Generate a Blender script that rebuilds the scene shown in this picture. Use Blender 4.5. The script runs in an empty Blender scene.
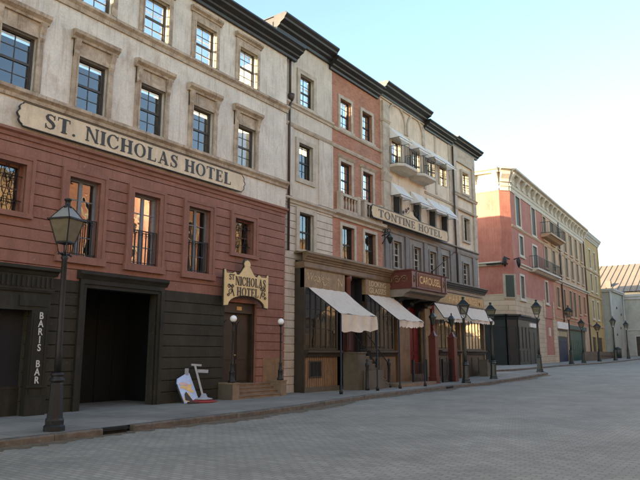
import bpy, bmesh, math, random
from mathutils import Matrix, Vector
random.seed(7)
S = bpy.context.scene
C = S.collection
R = math.radians

# ------------------------------------------------------------------ materials
def _n(nt, t, **kw):
    n = nt.nodes.new(t)
    for k, v in kw.items():
        if k in n.inputs: n.inputs[k].default_value = v
        else: setattr(n, k, v)
    return n
MATS = {}
def mat(name, col, rough=.8, var=.15, scale=1.5, stain=None, stain_amt=0, stain_scale=(1,1,.35), stain_th=(.5,.72), bump=.15, bscale=25, metal=0, spec=.4, fine=.1, streak=None, streak_amt=0, chips=None, chip_amt=0, coarse_bump=0):
    """procedural surface: base colour, broad mottling, fine speckle, irregular stains, bump"""
    m = bpy.data.materials.new(name); m.use_nodes = True; nt = m.node_tree
    b = nt.nodes['Principled BSDF']; L = nt.links.new
    tc = _n(nt, 'ShaderNodeTexCoord')
    c4 = lambda c: (c[0], c[1], c[2], 1)
    n1 = _n(nt, 'ShaderNodeTexNoise', Scale=scale, Detail=8.0, Roughness=.62); L(tc.outputs['Object'], n1.inputs['Vector'])
    r1 = _n(nt, 'ShaderNodeMapRange'); r1.inputs[1].default_value = .3; r1.inputs[2].default_value = .7; r1.inputs[3].default_value = 1-var; r1.inputs[4].default_value = 1+var
    L(n1.outputs['Fac'], r1.inputs[0])
    n2 = _n(nt, 'ShaderNodeTexNoise', Scale=scale*14, Detail=5.0, Roughness=.6); L(tc.outputs['Object'], n2.inputs['Vector'])
    r2 = _n(nt, 'ShaderNodeMapRange'); r2.inputs[1].default_value = .3; r2.inputs[2].default_value = .7; r2.inputs[3].default_value = 1-fine; r2.inputs[4].default_value = 1+fine
    L(n2.outputs['Fac'], r2.inputs[0])
    mu = _n(nt, 'ShaderNodeMath', operation='MULTIPLY'); L(r1.outputs[0], mu.inputs[0]); L(r2.outputs[0], mu.inputs[1])
    vm = _n(nt, 'ShaderNodeVectorMath', operation='SCALE'); vm.inputs[0].default_value = col; L(mu.outputs[0], vm.inputs['Scale'])
    out = vm.outputs[0]
    if stain:
        mp = _n(nt, 'ShaderNodeMapping'); mp.inputs['Scale'].default_value = stain_scale; L(tc.outputs['Object'], mp.inputs['Vector'])
        n3 = _n(nt, 'ShaderNodeTexNoise', Scale=1.7, Detail=9.0, Roughness=.68, Distortion=.6); L(mp.outputs[0], n3.inputs['Vector'])
        r3 = _n(nt, 'ShaderNodeMapRange'); r3.inputs[1].default_value = stain_th[0]; r3.inputs[2].default_value = stain_th[1]; r3.inputs[3].default_value = 0; r3.inputs[4].default_value = stain_amt
        L(n3.outputs['Fac'], r3.inputs[0])
        mx = _n(nt, 'ShaderNodeMix', data_type='RGBA'); L(r3.outputs[0], mx.inputs[0]); L(out, mx.inputs[6]); mx.inputs[7].default_value = c4(stain)
        out = mx.outputs[2]
    for cc, am, scl, sc, lo, hi in ((streak, streak_amt, (5,5,.28), 2.0, .52, .70), (chips, chip_amt, (1,1,1), 7.0, .60, .66)):
        if not cc: continue
        mp = _n(nt, 'ShaderNodeMapping'); mp.inputs['Scale'].default_value = scl; L(tc.outputs['Object'], mp.inputs['Vector'])
        n3 = _n(nt, 'ShaderNodeTexNoise', Scale=sc, Detail=8.0, Roughness=.7); L(mp.outputs[0], n3.inputs['Vector'])
        r3 = _n(nt, 'ShaderNodeMapRange'); r3.inputs[1].default_value = lo; r3.inputs[2].default_value = hi; r3.inputs[3].default_value = 0; r3.inputs[4].default_value = am
        L(n3.outputs['Fac'], r3.inputs[0])
        mx = _n(nt, 'ShaderNodeMix', data_type='RGBA'); L(r3.outputs[0], mx.inputs[0]); L(out, mx.inputs[6]); mx.inputs[7].default_value = c4(cc)
        out = mx.outputs[2]
    L(out, b.inputs['Base Color'])
    b.inputs['Roughness'].default_value = rough; b.inputs['Metallic'].default_value = metal; b.inputs['Specular IOR Level'].default_value = spec
    if bump:
        bn = _n(nt, 'ShaderNodeTexNoise', Scale=bscale, Detail=6.0, Roughness=.65); L(tc.outputs['Object'], bn.inputs['Vector'])
        bp = _n(nt, 'ShaderNodeBump', Strength=bump, Distance=.02); L(bn.outputs['Fac'], bp.inputs['Height'])
        L(bp.outputs[0], b.inputs['Normal'])
        if coarse_bump:
            bn2 = _n(nt, 'ShaderNodeTexNoise', Scale=2.2, Detail=3.0); L(tc.outputs['Object'], bn2.inputs['Vector'])
            bp2 = _n(nt, 'ShaderNodeBump', Strength=coarse_bump, Distance=.08); L(bn2.outputs['Fac'], bp2.inputs['Height']); L(bp.outputs[0], bp2.inputs['Normal']); L(bp2.outputs[0], b.inputs['Normal'])
    MATS[name] = m
    return m
def brickmat(name, c1, c2, mortar, bw, bh, ms=.012, rough=.85, axes='XZ', bump=.5, var=.25, offs=.5, dirt=None, dirt_amt=0, warp=.0):
    m = bpy.data.materials.new(name); m.use_nodes = True; nt = m.node_tree; b = nt.nodes['Principled BSDF']; L = nt.links.new
    tc = _n(nt, 'ShaderNodeTexCoord'); sp = _n(nt, 'ShaderNodeSeparateXYZ'); cb = _n(nt, 'ShaderNodeCombineXYZ')
    src = tc.outputs['Object']
    if warp:
        wn = _n(nt, 'ShaderNodeTexNoise', Scale=.8, Detail=4.0); L(src, wn.inputs['Vector'])
        sb = _n(nt, 'ShaderNodeVectorMath', operation='SUBTRACT'); L(wn.outputs['Color'], sb.inputs[0]); sb.inputs[1].default_value = (.5,.5,.5)
        ws = _n(nt, 'ShaderNodeVectorMath', operation='SCALE'); ws.inputs['Scale'].default_value = warp; L(sb.outputs[0], ws.inputs[0])
        ad = _n(nt, 'ShaderNodeVectorMath', operation='ADD'); L(src, ad.inputs[0]); L(ws.outputs[0], ad.inputs[1]); src = ad.outputs[0]
    L(src, sp.inputs[0])
    if axes == 'XZ': L(sp.outputs[0], cb.inputs[0]); L(sp.outputs[2], cb.inputs[1])
    elif axes == 'YX': L(sp.outputs[1], cb.inputs[0]); L(sp.outputs[0], cb.inputs[1])
    else: L(sp.outputs[0], cb.inputs[0]); L(sp.outputs[1], cb.inputs[1])
    br = _n(nt, 'ShaderNodeTexBrick'); br.offset = offs
    br.inputs['Scale'].default_value = 1; br.inputs['Brick Width'].default_value = bw; br.inputs['Row Height'].default_value = bh
    br.inputs['Mortar Size'].default_value = ms; br.inputs['Mortar Smooth'].default_value = .25; br.inputs['Bias'].default_value = -.1
    br.inputs['Color1'].default_value = (*c1,1); br.inputs['Color2'].default_value = (*c2,1); br.inputs['Mortar'].default_value = (*mortar,1)
    L(cb.outputs[0], br.inputs['Vector'])
    n1 = _n(nt, 'ShaderNodeTexNoise', Scale=.6, Detail=9.0, Roughness=.65); L(tc.outputs['Object'], n1.inputs['Vector'])
    r1 = _n(nt, 'ShaderNodeMapRange'); r1.inputs[1].default_value = .3; r1.inputs[2].default_value = .7; r1.inputs[3].default_value = 1-var; r1.inputs[4].default_value = 1+var
    L(n1.outputs['Fac'], r1.inputs[0])
    vm = _n(nt, 'ShaderNodeVectorMath', operation='SCALE'); L(br.outputs['Color'], vm.inputs[0]); L(r1.outputs[0], vm.inputs['Scale'])
    out = vm.outputs[0]
    if dirt:
        n3 = _n(nt, 'ShaderNodeTexNoise', Scale=.35, Detail=10.0, Roughness=.72, Distortion=.8); L(tc.outputs['Object'], n3.inputs['Vector'])
        r3 = _n(nt, 'ShaderNodeMapRange'); r3.inputs[1].default_value = .48; r3.inputs[2].default_value = .72; r3.inputs[3].default_value = 0; r3.inputs[4].default_value = dirt_amt
        L(n3.outputs['Fac'], r3.inputs[0])
        mx = _n(nt, 'ShaderNodeMix', data_type='RGBA'); L(r3.outputs[0], mx.inputs[0]); L(out, mx.inputs[6]); mx.inputs[7].default_value = (*dirt,1); out = mx.outputs[2]
    L(out, b.inputs['Base Color']); b.inputs['Roughness'].default_value = rough
    nb = _n(nt, 'ShaderNodeTexNoise', Scale=18.0, Detail=5.0); L(tc.outputs['Object'], nb.inputs['Vector'])
    inv = _n(nt, 'ShaderNodeMath', operation='MULTIPLY_ADD'); inv.inputs[1].default_value = -1; L(br.outputs['Fac'], inv.inputs[0]); inv.inputs[2].default_value = 1
    ad2 = _n(nt, 'ShaderNodeMath', operation='MULTIPLY_ADD'); ad2.inputs[1].default_value = .5; L(nb.outputs['Fac'], ad2.inputs[0]); L(inv.outputs[0], ad2.inputs[2])
    bp = _n(nt, 'ShaderNodeBump', Strength=bump, Distance=.02); L(ad2.outputs[0], bp.inputs['Height']); L(bp.outputs[0], b.inputs['Normal'])
    MATS[name] = m
    return m
def glassmat(name, tint=(.75,.8,.8), boost=.06, rough=.01):
    m = bpy.data.materials.new(name); m.use_nodes = True; nt = m.node_tree; L = nt.links.new
    for n in list(nt.nodes):
        if n.type != 'OUTPUT_MATERIAL': nt.nodes.remove(n)
    o = [n for n in nt.nodes if n.type == 'OUTPUT_MATERIAL'][0]
    t = _n(nt, 'ShaderNodeBsdfTransparent', Color=(*tint,1)); g = _n(nt, 'ShaderNodeBsdfGlossy', Roughness=rough); g.inputs['Color'].default_value = (.95,.97,1,1)
    f = _n(nt, 'ShaderNodeFresnel', IOR=1.55); a = _n(nt, 'ShaderNodeMath', operation='ADD'); a.inputs[1].default_value = boost; L(f.outputs[0], a.inputs[0])
    tc = _n(nt, 'ShaderNodeTexCoord'); nz = _n(nt, 'ShaderNodeTexNoise', Scale=1.6, Detail=2.0); L(tc.outputs['Object'], nz.inputs['Vector'])
    bp = _n(nt, 'ShaderNodeBump', Strength=.12, Distance=.05); L(nz.outputs['Fac'], bp.inputs['Height']); L(bp.outputs[0], g.inputs['Normal'])
    x = _n(nt, 'ShaderNodeMixShader'); L(a.outputs[0], x.inputs[0]); L(t.outputs[0], x.inputs[1]); L(g.outputs[0], x.inputs[2]); L(x.outputs[0], o.inputs['Surface'])
    MATS[name] = m; return m

cream = mat('cream_plaster', (.57,.52,.435), streak=(.27,.2,.13), streak_amt=.6, chips=(.68,.64,.56), chip_amt=.4, var=.16, scale=1.1, stain=(.30,.20,.12), stain_amt=.75, stain_scale=(1.3,1,.5), stain_th=(.5,.78), bump=.3, coarse_bump=.35)
creamtrim = mat('stained_cream_trim', (.42,.34,.245), streak=(.12,.075,.045), streak_amt=.8, var=.22, scale=2.2, stain=(.17,.105,.06), stain_amt=.8, stain_scale=(1,1,1.6), stain_th=(.44,.72), bump=.3)
redst = mat('red_painted_stucco', (.225,.103,.07), streak=(.11,.055,.035), streak_amt=.6, chips=(.40,.26,.2), chip_amt=.45, var=.18, scale=1.3, stain=(.33,.16,.12), stain_amt=.5, stain_scale=(1,1,.8), stain_th=(.5,.8), bump=.3, coarse_bump=.2)
redtrim = mat('red_painted_trim', (.222,.103,.07), var=.14, scale=2, stain=(.12,.05,.04), stain_amt=.5, bump=.2)
olive = mat('dark_olive_paint', (.033,.03,.020), var=.2, scale=2, stain=(.055,.048,.034), stain_amt=.6, rough=.8, spec=.25, streak=(.016,.014,.01), streak_amt=.6, chips=(.10,.09,.07), chip_amt=.35, bump=.2)
olive2 = mat('dark_olive_woodwork', (.019,.018,.012), var=.2, scale=3, rough=.7, spec=.25, stain=(.07,.06,.045), stain_amt=.4, bump=.15)
blackroof = mat('black_cornice_paint', (.018,.018,.018), var=.25, scale=2, rough=.45, stain=(.06,.055,.05), stain_amt=.4, bump=.1)
beige = mat('beige_stucco', (.52,.46,.37), streak=(.26,.2,.14), streak_amt=.6, chips=(.6,.55,.46), chip_amt=.35, var=.15, scale=1.4, stain=(.22,.17,.12), stain_amt=.6, bump=.3, coarse_bump=.3)
beigetrim = mat('beige_trim', (.42,.36,.275), var=.15, scale=2.5, stain=(.18,.13,.09), stain_amt=.6, stain_scale=(1,1,1.4), bump=.2)
brick = brickmat('orange_red_brick', (.40,.175,.095), (.29,.11,.06), (.27,.16,.11), .21, .072, ms=.008, bump=.25, var=.22, dirt=(.40,.27,.20), dirt_amt=.35)
greyp = mat('grey_painted_wood', (.175,.15,.125), var=.2, scale=2, rough=.6, stain=(.07,.065,.06), stain_amt=.5, bump=.15)
greyp2 = mat('dark_grey_panels', (.12,.105,.09), var=.2, scale=2, rough=.6, bump=.15)
tontine = mat('tan_plaster', (.60,.50,.37), streak=(.33,.24,.15), streak_amt=.5, chips=(.66,.6,.48), chip_amt=.3, var=.15, scale=1.4, stain=(.26,.18,.11), stain_amt=.6, bump=.25, coarse_bump=.25)
shopwood = mat('brown_shop_woodwork', (.155,.10,.052), var=.25, scale=3, rough=.5, stain=(.055,.04,.028), stain_amt=.6, bump=.2)
shopdark = mat('dark_brown_shop_woodwork', (.04,.03,.021), var=.25, scale=3, rough=.45, bump=.15)
fascia = mat('tan_fascia_board', (.22,.145,.07), var=.25, scale=4, stain=(.08,.055,.035), stain_amt=.6, stain_scale=(3,1,.6), rough=.6, bump=.2)
ghost = mat('faded_sign_paint', (.44,.33,.19), var=.3, scale=9, stain=(.19,.125,.065), stain_amt=.8, stain_scale=(4,4,4), stain_th=(.42,.6))
palep = mat('worn_pale_sign_paint', (.45,.36,.22), var=.3, scale=9, bump=0)
boardtan = mat('tan_sign_board', (.52,.38,.21), var=.12, scale=2.5, stain=(.33,.22,.12), stain_amt=.5, stain_scale=(2,1,.6), rough=.6, bump=.1)
boardcream = mat('cream_sign_board', (.58,.47,.31), var=.12, scale=2.5, stain=(.36,.26,.17), stain_amt=.5, stain_scale=(2,1,.6), rough=.6, streak=(.3,.22,.15), streak_amt=.4, bump=.1)
plaquet = mat('pale_yellow_sign_paint', (.62,.46,.22), var=.1, scale=3, stain=(.42,.28,.12), stain_amt=.4, rough=.55, bump=.1)
letterd = mat('dark_letter_paint', (.03,.027,.022), var=.2, rough=.5, bump=0)
lettert = mat('brown_letter_paint', (.06,.035,.02), var=.2, rough=.5, bump=0)
letterw = mat('white_letter_paint', (.5,.49,.45), var=.2, scale=8, rough=.5, bump=0)
gold = mat('gold_letter_paint', (.5,.29,.09), var=.25, scale=6, rough=.4, bump=0)
maroon = mat('maroon_paint', (.095,.024,.017), var=.2, scale=3, rough=.45, stain=(.08,.02,.015), stain_amt=.5, bump=.15)
reddoor = mat('deep_red_door_paint', (.13,.01,.012), var=.2, scale=3, rough=.4, bump=.1)
doorw = mat('dark_stained_door_wood', (.032,.022,.014), var=.3, scale=3, rough=.4, stain=(.03,.016,.01), stain_amt=.6, stain_scale=(6,1,.5), bump=.15)
tanpanel = mat('tan_wood_panel', (.20,.12,.06), var=.2, scale=3, rough=.6, stain=(.1,.06,.03), stain_amt=.5, stain_scale=(6,1,.5), bump=.2)
steptan = mat('tan_stone_steps', (.20,.14,.088), var=.2, scale=3, stain=(.12,.085,.06), stain_amt=.5, stain_scale=(1,1,2), bump=.3)
stonegrey = mat('grey_green_stone', (.10,.082,.056), var=.2, scale=2.5, stain=(.06,.055,.045), stain_amt=.6, bump=.3)
iron = mat('black_cast_iron', (.008,.009,.01), var=.3, scale=8, rough=.55, spec=.4, stain=(.03,.028,.025), stain_amt=.3, stain_scale=(2,2,1), bump=.15)
irong = mat('green_black_cast_iron', (.018,.026,.024), var=.3, scale=8, rough=.42, spec=.5, stain=(.05,.05,.045), stain_amt=.4, stain_scale=(2,2,1), bump=.15)
sashd = mat('dark_sash_paint', (.06,.052,.045), var=.2, scale=6, rough=.5, bump=.05)
sashb = mat('black_sash_paint', (.022,.02,.018), var=.2, scale=6, rough=.5, bump=.05)
sashg = mat('grey_blue_frame_paint', (.16,.17,.18), var=.15, scale=5, rough=.5, bump=.05)
sashw = mat('pale_sash_paint', (.42,.40,.35), var=.15, scale=5, rough=.5, bump=.05)
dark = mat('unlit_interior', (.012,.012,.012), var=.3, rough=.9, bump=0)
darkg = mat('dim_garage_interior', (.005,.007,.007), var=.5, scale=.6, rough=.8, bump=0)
glass = glassmat('window_glass', boost=.07)
glassl = glassmat('lantern_glass', tint=(.62,.6,.5), boost=.05, rough=.1)
glassy = mat('dusty_yellow_lantern_glass', (.12,.10,.06), var=.25, scale=6, rough=.25, spec=.6, stain=(.12,.11,.08), stain_amt=.6, stain_scale=(4,4,4), bump=0)
glasst = mat('frosted_top_glass', (.2,.21,.2), var=.15, scale=6, rough=.3, spec=.5, bump=0)
curt = mat('yellowed_blind', (.42,.33,.19), var=.2, scale=4, rough=.8, stain=(.2,.15,.09), stain_amt=.4, stain_scale=(5,1,.4), bump=.1)
boardb = mat('orange_brown_board', (.22,.10,.045), var=.25, scale=2.5, stain=(.08,.04,.02), stain_amt=.6, stain_scale=(6,1,.5), rough=.4)
canvas = mat('white_canvas', (.88,.77,.62), var=.08, scale=2.5, stain=(.45,.40,.33), stain_amt=.45, stain_scale=(1.5,1.5,1.5), rough=.9, bump=.1, bscale=60, coarse_bump=.4)
def make_translucent(m, col):
    nt = m.node_tree; b = nt.nodes['Principled BSDF']; o = [n for n in nt.nodes if n.type == 'OUTPUT_MATERIAL'][0]
    t = _n(nt, 'ShaderNodeBsdfTranslucent', Color=(*col,1)); x = _n(nt, 'ShaderNodeMixShader'); x.inputs[0].default_value = .35
    nt.links.new(b.outputs[0], x.inputs[1]); nt.links.new(t.outputs[0], x.inputs[2]); nt.links.new(x.outputs[0], o.inputs['Surface'])
make_translucent(canvas, (.7,.66,.58))
canvasw = mat('bright_white_canvas', (.88,.87,.82), var=.05, scale=2.5, rough=.9, bump=.05); make_translucent(canvasw, (.85,.83,.78))
globem = mat('white_opal_glass', (.82,.82,.80), var=.03, rough=.15, spec=.5, bump=0)
pipem = mat('brown_downpipe_metal', (.055,.035,.028), var=.2, rough=.5, scale=4, bump=.1)
scaff = mat('pale_scaffold_timber', (.62,.66,.72), var=.2, scale=3, bump=.1)
pav = brickmat('pavement_concrete', (.235,.215,.175), (.21,.192,.156), (.09,.085,.075), 1.6, 1.5, ms=.012, axes='XY', bump=.2, var=.25, dirt=(.11,.1,.085), dirt_amt=.8, offs=.0)
road = brickmat('stone_setts', (.285,.262,.205), (.21,.194,.152), (.172,.158,.124), .21, .105, ms=.013, axes='YX', bump=.45, var=.22, dirt=(.19,.178,.15), dirt_amt=.5, warp=.05)
kerbm = mat('brown_kerb_stone', (.115,.095,.072), var=.35, scale=5, chips=(.2,.17,.13), chip_amt=.6, stain=(.045,.034,.026), stain_amt=.7, stain_scale=(1.5,1.5,3), bump=.5, bscale=14, coarse_bump=.5)
redb = mat('weathered_red_plaster', (.32,.115,.08), streak=(.42,.25,.18), streak_amt=.5, chips=(.45,.3,.22), chip_amt=.5, var=.2, scale=.9, stain=(.38,.17,.12), stain_amt=.6, stain_scale=(.7,.7,.5), stain_th=(.46,.75), bump=.3)
ochre = mat('peach_plaster', (.41,.285,.18), streak=(.2,.13,.08), streak_amt=.5, var=.15, scale=.8, stain=(.36,.22,.14), stain_amt=.6, stain_scale=(.6,.6,.4), bump=.3)
orange = mat('orange_plaster', (.38,.17,.09), streak=(.2,.1,.06), streak_amt=.5, var=.15, scale=.8, stain=(.33,.16,.1), stain_amt=.5, stain_scale=(.6,.6,.4), bump=.3)
yellow = mat('yellow_ochre_plaster', (.36,.25,.095), streak=(.2,.14,.07), streak_amt=.5, var=.2, scale=.7, stain=(.30,.20,.09), stain_amt=.6, stain_scale=(.6,.6,.4), bump=.3)
quoin = brickmat('sandstone_blocks', (.44,.35,.24), (.39,.30,.20), (.24,.18,.12), .95, .42, ms=.02, bump=.4, var=.15)
quoinw = brickmat('pale_quoin_blocks', (.50,.45,.37), (.46,.41,.33), (.26,.22,.17), .75, .3, ms=.015, bump=.3, var=.12)
whitetrim = mat('off_white_stone_trim', (.5,.455,.37), streak=(.28,.22,.15), streak_amt=.4, var=.12, scale=1.5, stain=(.35,.3,.23), stain_amt=.5, bump=.2)
shopblk = mat('black_green_shopfront', (.017,.022,.022), var=.2, scale=2, rough=.45, bump=.1)
shutg = mat('dark_green_shutter', (.03,.05,.038), var=.2, scale=2, rough=.55, bump=.1)
doorg = mat('green_door_paint', (.035,.07,.045), var=.25, scale=2, rough=.55, bump=.1)
doorb = mat('dark_blue_door_paint', (.012,.02,.05), var=.25, scale=2, rough=.5, bump=.1)
sign_w = mat('white_shop_sign', (.6,.56,.5), var=.1, rough=.6, bump=0)
greyrend = mat('grey_render', (.34,.335,.285), var=.12, scale=.5, stain=(.19,.2,.19), stain_amt=.6, stain_scale=(.4,.4,.2), bump=.2)
greytrim = mat('pale_grey_trim', (.40,.39,.36), var=.1, scale=.8, bump=.1)
roofm = mat('tan_metal_roof', (.19,.155,.115), var=.1, scale=.4, stain=(.15,.12,.09), stain_amt=.5, stain_scale=(.5,.3,.5), rough=.6, bump=0)
bluep = mat('light_blue_painted_board', (.42,.55,.78), var=.12, scale=3, stain=(.62,.72,.85), stain_amt=.8, stain_scale=(3,3,3), rough=.5, bump=0)
ppatch = mat('yellow_paint_patch', (.72,.5,.2), var=.15, scale=6, rough=.6, bump=0)
pinkp = mat('pink_paint_patch', (.6,.42,.4), var=.15, scale=6, rough=.6, bump=0)
greymet = mat('dull_grey_metal', (.33,.34,.35), var=.15, scale=6, rough=.5, stain=(.2,.2,.2), stain_amt=.4, bump=.1)
redmet = mat('red_painted_base', (.25,.03,.03), var=.2, rough=.5, bump=.1)
hedge = mat('brown_timber', (.10,.07,.045), var=.2, scale=2, bump=.2)

# ------------------------------------------------------------------ mesh builder
SEQ = [0]
SPLIT = {'grey_pilaster','pier_strip','support_post','pilaster','wall_strip','blind_arch','door','wall_box','downpipe','string_course','bay_quoin','red_pilaster_strip','bracket','step_side','fence_post','transom_light','lit_panel','entrance_panel','cornice_step','corner_pilaster','paint_patch','shopfront_panel','basement_hatch','socket','scroll_ornament','crest_scroll'}
class MB:
    def __init__(s, M=None): s.v = []; s.f = []; s.M = M; s.sm = set(); s.pr = []
    def add(s, vs, fs, smooth=False):
        s.pr.append((len(s.v), len(s.f)))
        o = len(s.v); s.v += [tuple(v) for v in vs]
        for f in fs:
            if smooth: s.sm.add(len(s.f))
            s.f.append(tuple(i+o for i in f))
        return s
    def box(s, x0,x1,y0,y1,z0,z1):
        vs = [(x,y,z) for z in (z0,z1) for y in (y0,y1) for x in (x0,x1)]
        return s.add(vs, [(0,2,3,1),(4,5,7,6),(0,1,5,4),(2,6,7,3),(0,4,6,2),(1,3,7,5)])
    def quad(s, a,b,c,d): return s.add([a,b,c,d], [(0,1,2,3)])
    def beam(s, p0, p1, w, h=None, up=(0,0,1)):
        h = h or w; p0 = Vector(p0); p1 = Vector(p1); d = (p1-p0).normalized(); u = Vector(up)
        if abs(d.dot(u)) > .98: u = Vector((0,1,0))
        a = d.cross(u).normalized(); b = a.cross(d)
        vs = [p+a*sx*w/2+b*sz*h/2 for p in (p0,p1) for sx,sz in ((-1,-1),(1,-1),(1,1),(-1,1))]
        return s.add(vs, [(3,2,1,0),(4,5,6,7),(0,1,5,4),(1,2,6,5),(2,3,7,6),(3,0,4,7)])
    def tube(s, pts, r, n=8, r1=None):
        pts = [Vector(p) for p in pts]; rings = []; m = len(pts)
        for i, p in enumerate(pts):
            d = (pts[min(i+1,m-1)]-pts[max(i-1,0)]).normalized(); u = Vector((0,0,1))
            if abs(d.dot(u)) > .95: u = Vector((0,1,0))
            a = d.cross(u).normalized(); b = a.cross(d); rr = r if r1 is None else r+(r1-r)*i/(m-1)
            rings.append([p+(a*math.cos(2*math.pi*k/n)+b*math.sin(2*math.pi*k/n))*rr for k in range(n)])
        vs = [v for g in rings for v in g]; fs = []
        for i in range(m-1):
            for k in range(n): fs.append((i*n+k, i*n+(k+1)%n, (i+1)*n+(k+1)%n, (i+1)*n+k))
        s.add(vs, fs, True); o = len(s.v)-len(vs)
        s.f.append(tuple(o+k for k in range(n))[::-1]); s.f.append(tuple(o+(m-1)*n+k for k in range(n)))
        return s
    def lathe(s, prof, c=(0,0,0), n=12, rot=0, smooth=True, cap=True):
        vs = []; fs = []
        for r, z in prof:
            for k in range(n):
                a = 2*math.pi*k/n+rot; vs.append((c[0]+r*math.cos(a), c[1]+r*math.sin(a), c[2]+z))
        m = len(prof)
        for i in range(m-1):
            for k in range(n): fs.append((i*n+k, i*n+(k+1)%n, (i+1)*n+(k+1)%n, (i+1)*n+k))
        s.add(vs, fs, smooth); o = len(s.v)-len(vs)
        if cap: s.f.append(tuple(o+k for k in range(n))[::-1]); s.f.append(tuple(o+(m-1)*n+k for k in range(n)))
        return s
    def prism(s, poly, y0, y1):
        """poly of (x,z), extruded along y"""
        n = len(poly); vs = [(x,y0,z) for x,z in poly]+[(x,y1,z) for x,z in poly]
        fs = [tuple(range(n)), tuple(range(2*n-1, n-1, -1))]+[(i, i+n, (i+1)%n+n, (i+1)%n) for i in range(n)]
        return s.add(vs, fs)
    def mould(s, x0, x1, yf, prof):
        """prof of (projection, z) extruded along x; closed into the wall"""
        p = [(yf-d, z) for d, z in prof]; n = len(p)
        vs = [(x0,y,z) for y,z in p]+[(x1,y,z) for y,z in p]
        fs = [tuple(range(n)), tuple(range(2*n-1, n-1, -1))]+[(i, i+n, (i+1)%n+n, (i+1)%n) for i in range(n)]
        return s.add(vs, fs)
    def pieces(s):
        ends = s.pr[1:]+[(len(s.v), len(s.f))]; P = []
        for (v0,f0),(v1,f1) in zip(s.pr, ends):
            vs = s.v[v0:v1]; bb = [(min(v[i] for v in vs)-.012, max(v[i] for v in vs)+.012) for i in range(3)]
            P.append([v0,v1,f0,f1,bb])
        g = list(range(len(P)))
        def fd(i):
            while g[i] != i: i = g[i]
            return i
        for i in range(len(P)):
            for j in range(i):
                if all(P[i][4][k][0] <= P[j][4][k][1] and P[j][4][k][0] <= P[i][4][k][1] for k in range(3)): g[fd(i)] = fd(j)
        out = {}
        for i, p in enumerate(P):
            m = out.setdefault(fd(i), MB(s.M)); o = len(m.v); fo = len(m.f); m.pr.append((o, fo)); m.v += s.v[p[0]:p[1]]
            for q in range(p[2], p[3]):
                if q in s.sm: m.sm.add(len(m.f))
                m.f.append(tuple(k-p[0]+o for k in s.f[q]))
        return list(out.values())
    def build(s, name, m, parent=None, base=None):
        if name in SPLIT and len(s.pr) > 1:
            ps = s.pieces()
            if len(ps) > 1: return [p.build(name, m, parent, base) for p in ps][0]
        off = Vector((0,0,0))
        if base is not None: off = Vector(base)
        elif parent is not None: off = Vector(parent.get('_o', (0,0,0)))
        vs = [(s.M @ Vector(v) if s.M else Vector(v))-off for v in s.v]
        me = bpy.data.meshes.new(name); me.from_pydata([tuple(v) for v in vs], [], s.f)
        bm = bmesh.new(); bm.from_mesh(me); bmesh.ops.recalc_face_normals(bm, faces=bm.faces[:]); bm.to_mesh(me); bm.free()
        for i in s.sm:
            if i < len(me.polygons): me.polygons[i].use_smooth = True
        me.materials.append(m)
        o = bpy.data.objects.new(name, me); C.objects.link(o)
        if base is not None: o.location = off
        if parent is not None: o.parent = parent; o['_o'] = list(off)
        return o
def tag(o, label=None, cat=None, group=None, kind=None):
    if label: o['label'] = label
    if cat: o['category'] = cat
    if group: o['group'] = group
    if kind: o['kind'] = kind
    return o
def thing(name, label, cat, loc=(0,0,0), group=None):
    o = bpy.data.objects.new(name, None); C.objects.link(o); o.location = loc; o['_o'] = list(loc); o.empty_display_size = .3
    return tag(o, label, cat, group)
def copy_tree(o, parent=None):
    c = o.copy(); C.objects.link(c)
    if parent: c.parent = parent
    for ch in list(o.children): copy_tree(ch, c)
    return c

# ------------------------------------------------------------------ lettering
def text_part(name, txt, size, loc, m, parent, width=None, depth=.008, rotz=0, italic=0, xs=1, vertical=False):
    cu = bpy.data.curves.new('t', 'FONT'); cu.body = txt; cu.size = size; cu.extrude = depth/2; cu.shear = italic; cu.align_x = 'CENTER'; cu.align_y = 'CENTER'; cu.offset = .004
    if vertical: cu.space_line = .82
    t = bpy.data.objects.new('t', cu); C.objects.link(t); bpy.context.view_layer.update()
    me = bpy.data.meshes.new_from_object(t.evaluated_get(bpy.context.evaluated_depsgraph_get())); bpy.data.objects.remove(t)
    w = max(v.co.x for v in me.vertices)-min(v.co.x for v in me.vertices)
    cx = (max(v.co.x for v in me.vertices)+min(v.co.x for v in me.vertices))/2
    k = (width/w) if width else xs
    off = Vector(parent.get('_o', (0,0,0)))
    Mz = Matrix.Translation(Vector(loc)-off) @ Matrix.Rotation(rotz, 4, 'Z') @ Matrix.Rotation(R(90), 4, 'X')
    for v in me.vertices: v.co = Mz @ Vector(((v.co.x-cx)*k, v.co.y, v.co.z))
    me.materials.clear(); me.materials.append(m); me.name = name
    o = bpy.data.objects.new(name, me); C.objects.link(o); o.parent = parent; o['_o'] = list(off)
    return o
T_, N_, SF = .205, .085, .07
def stem(x, w=T_, serif=True, z0=0, z1=1):
    p = [[(x,z0),(x+w,z0),(x+w,z1),(x,z1)]]
    if serif: p += [[(x-.07,z0),(x+w+.07,z0),(x+w+.07,z0+SF),(x-.07,z0+SF)], [(x-.07,z1-SF),(x+w+.07,z1-SF),(x+w+.07,z1),(x-.07,z1)]]
    return p
def arcstrip(cx, cz, rx, rz, wx, wz, a0, a1, n=14):
    out = []
    for i in range(n):
        t0 = R(a0+(a1-a0)*i/n); t1 = R(a0+(a1-a0)*(i+1)/n); q = []
        for t, inn in ((t0,0),(t1,0),(t1,1),(t0,1)):
            q.append((cx+(rx-inn*wx)*math.cos(t), cz+(rz-inn*wz)*math.sin(t)))
        out.append(q)
    return out
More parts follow.
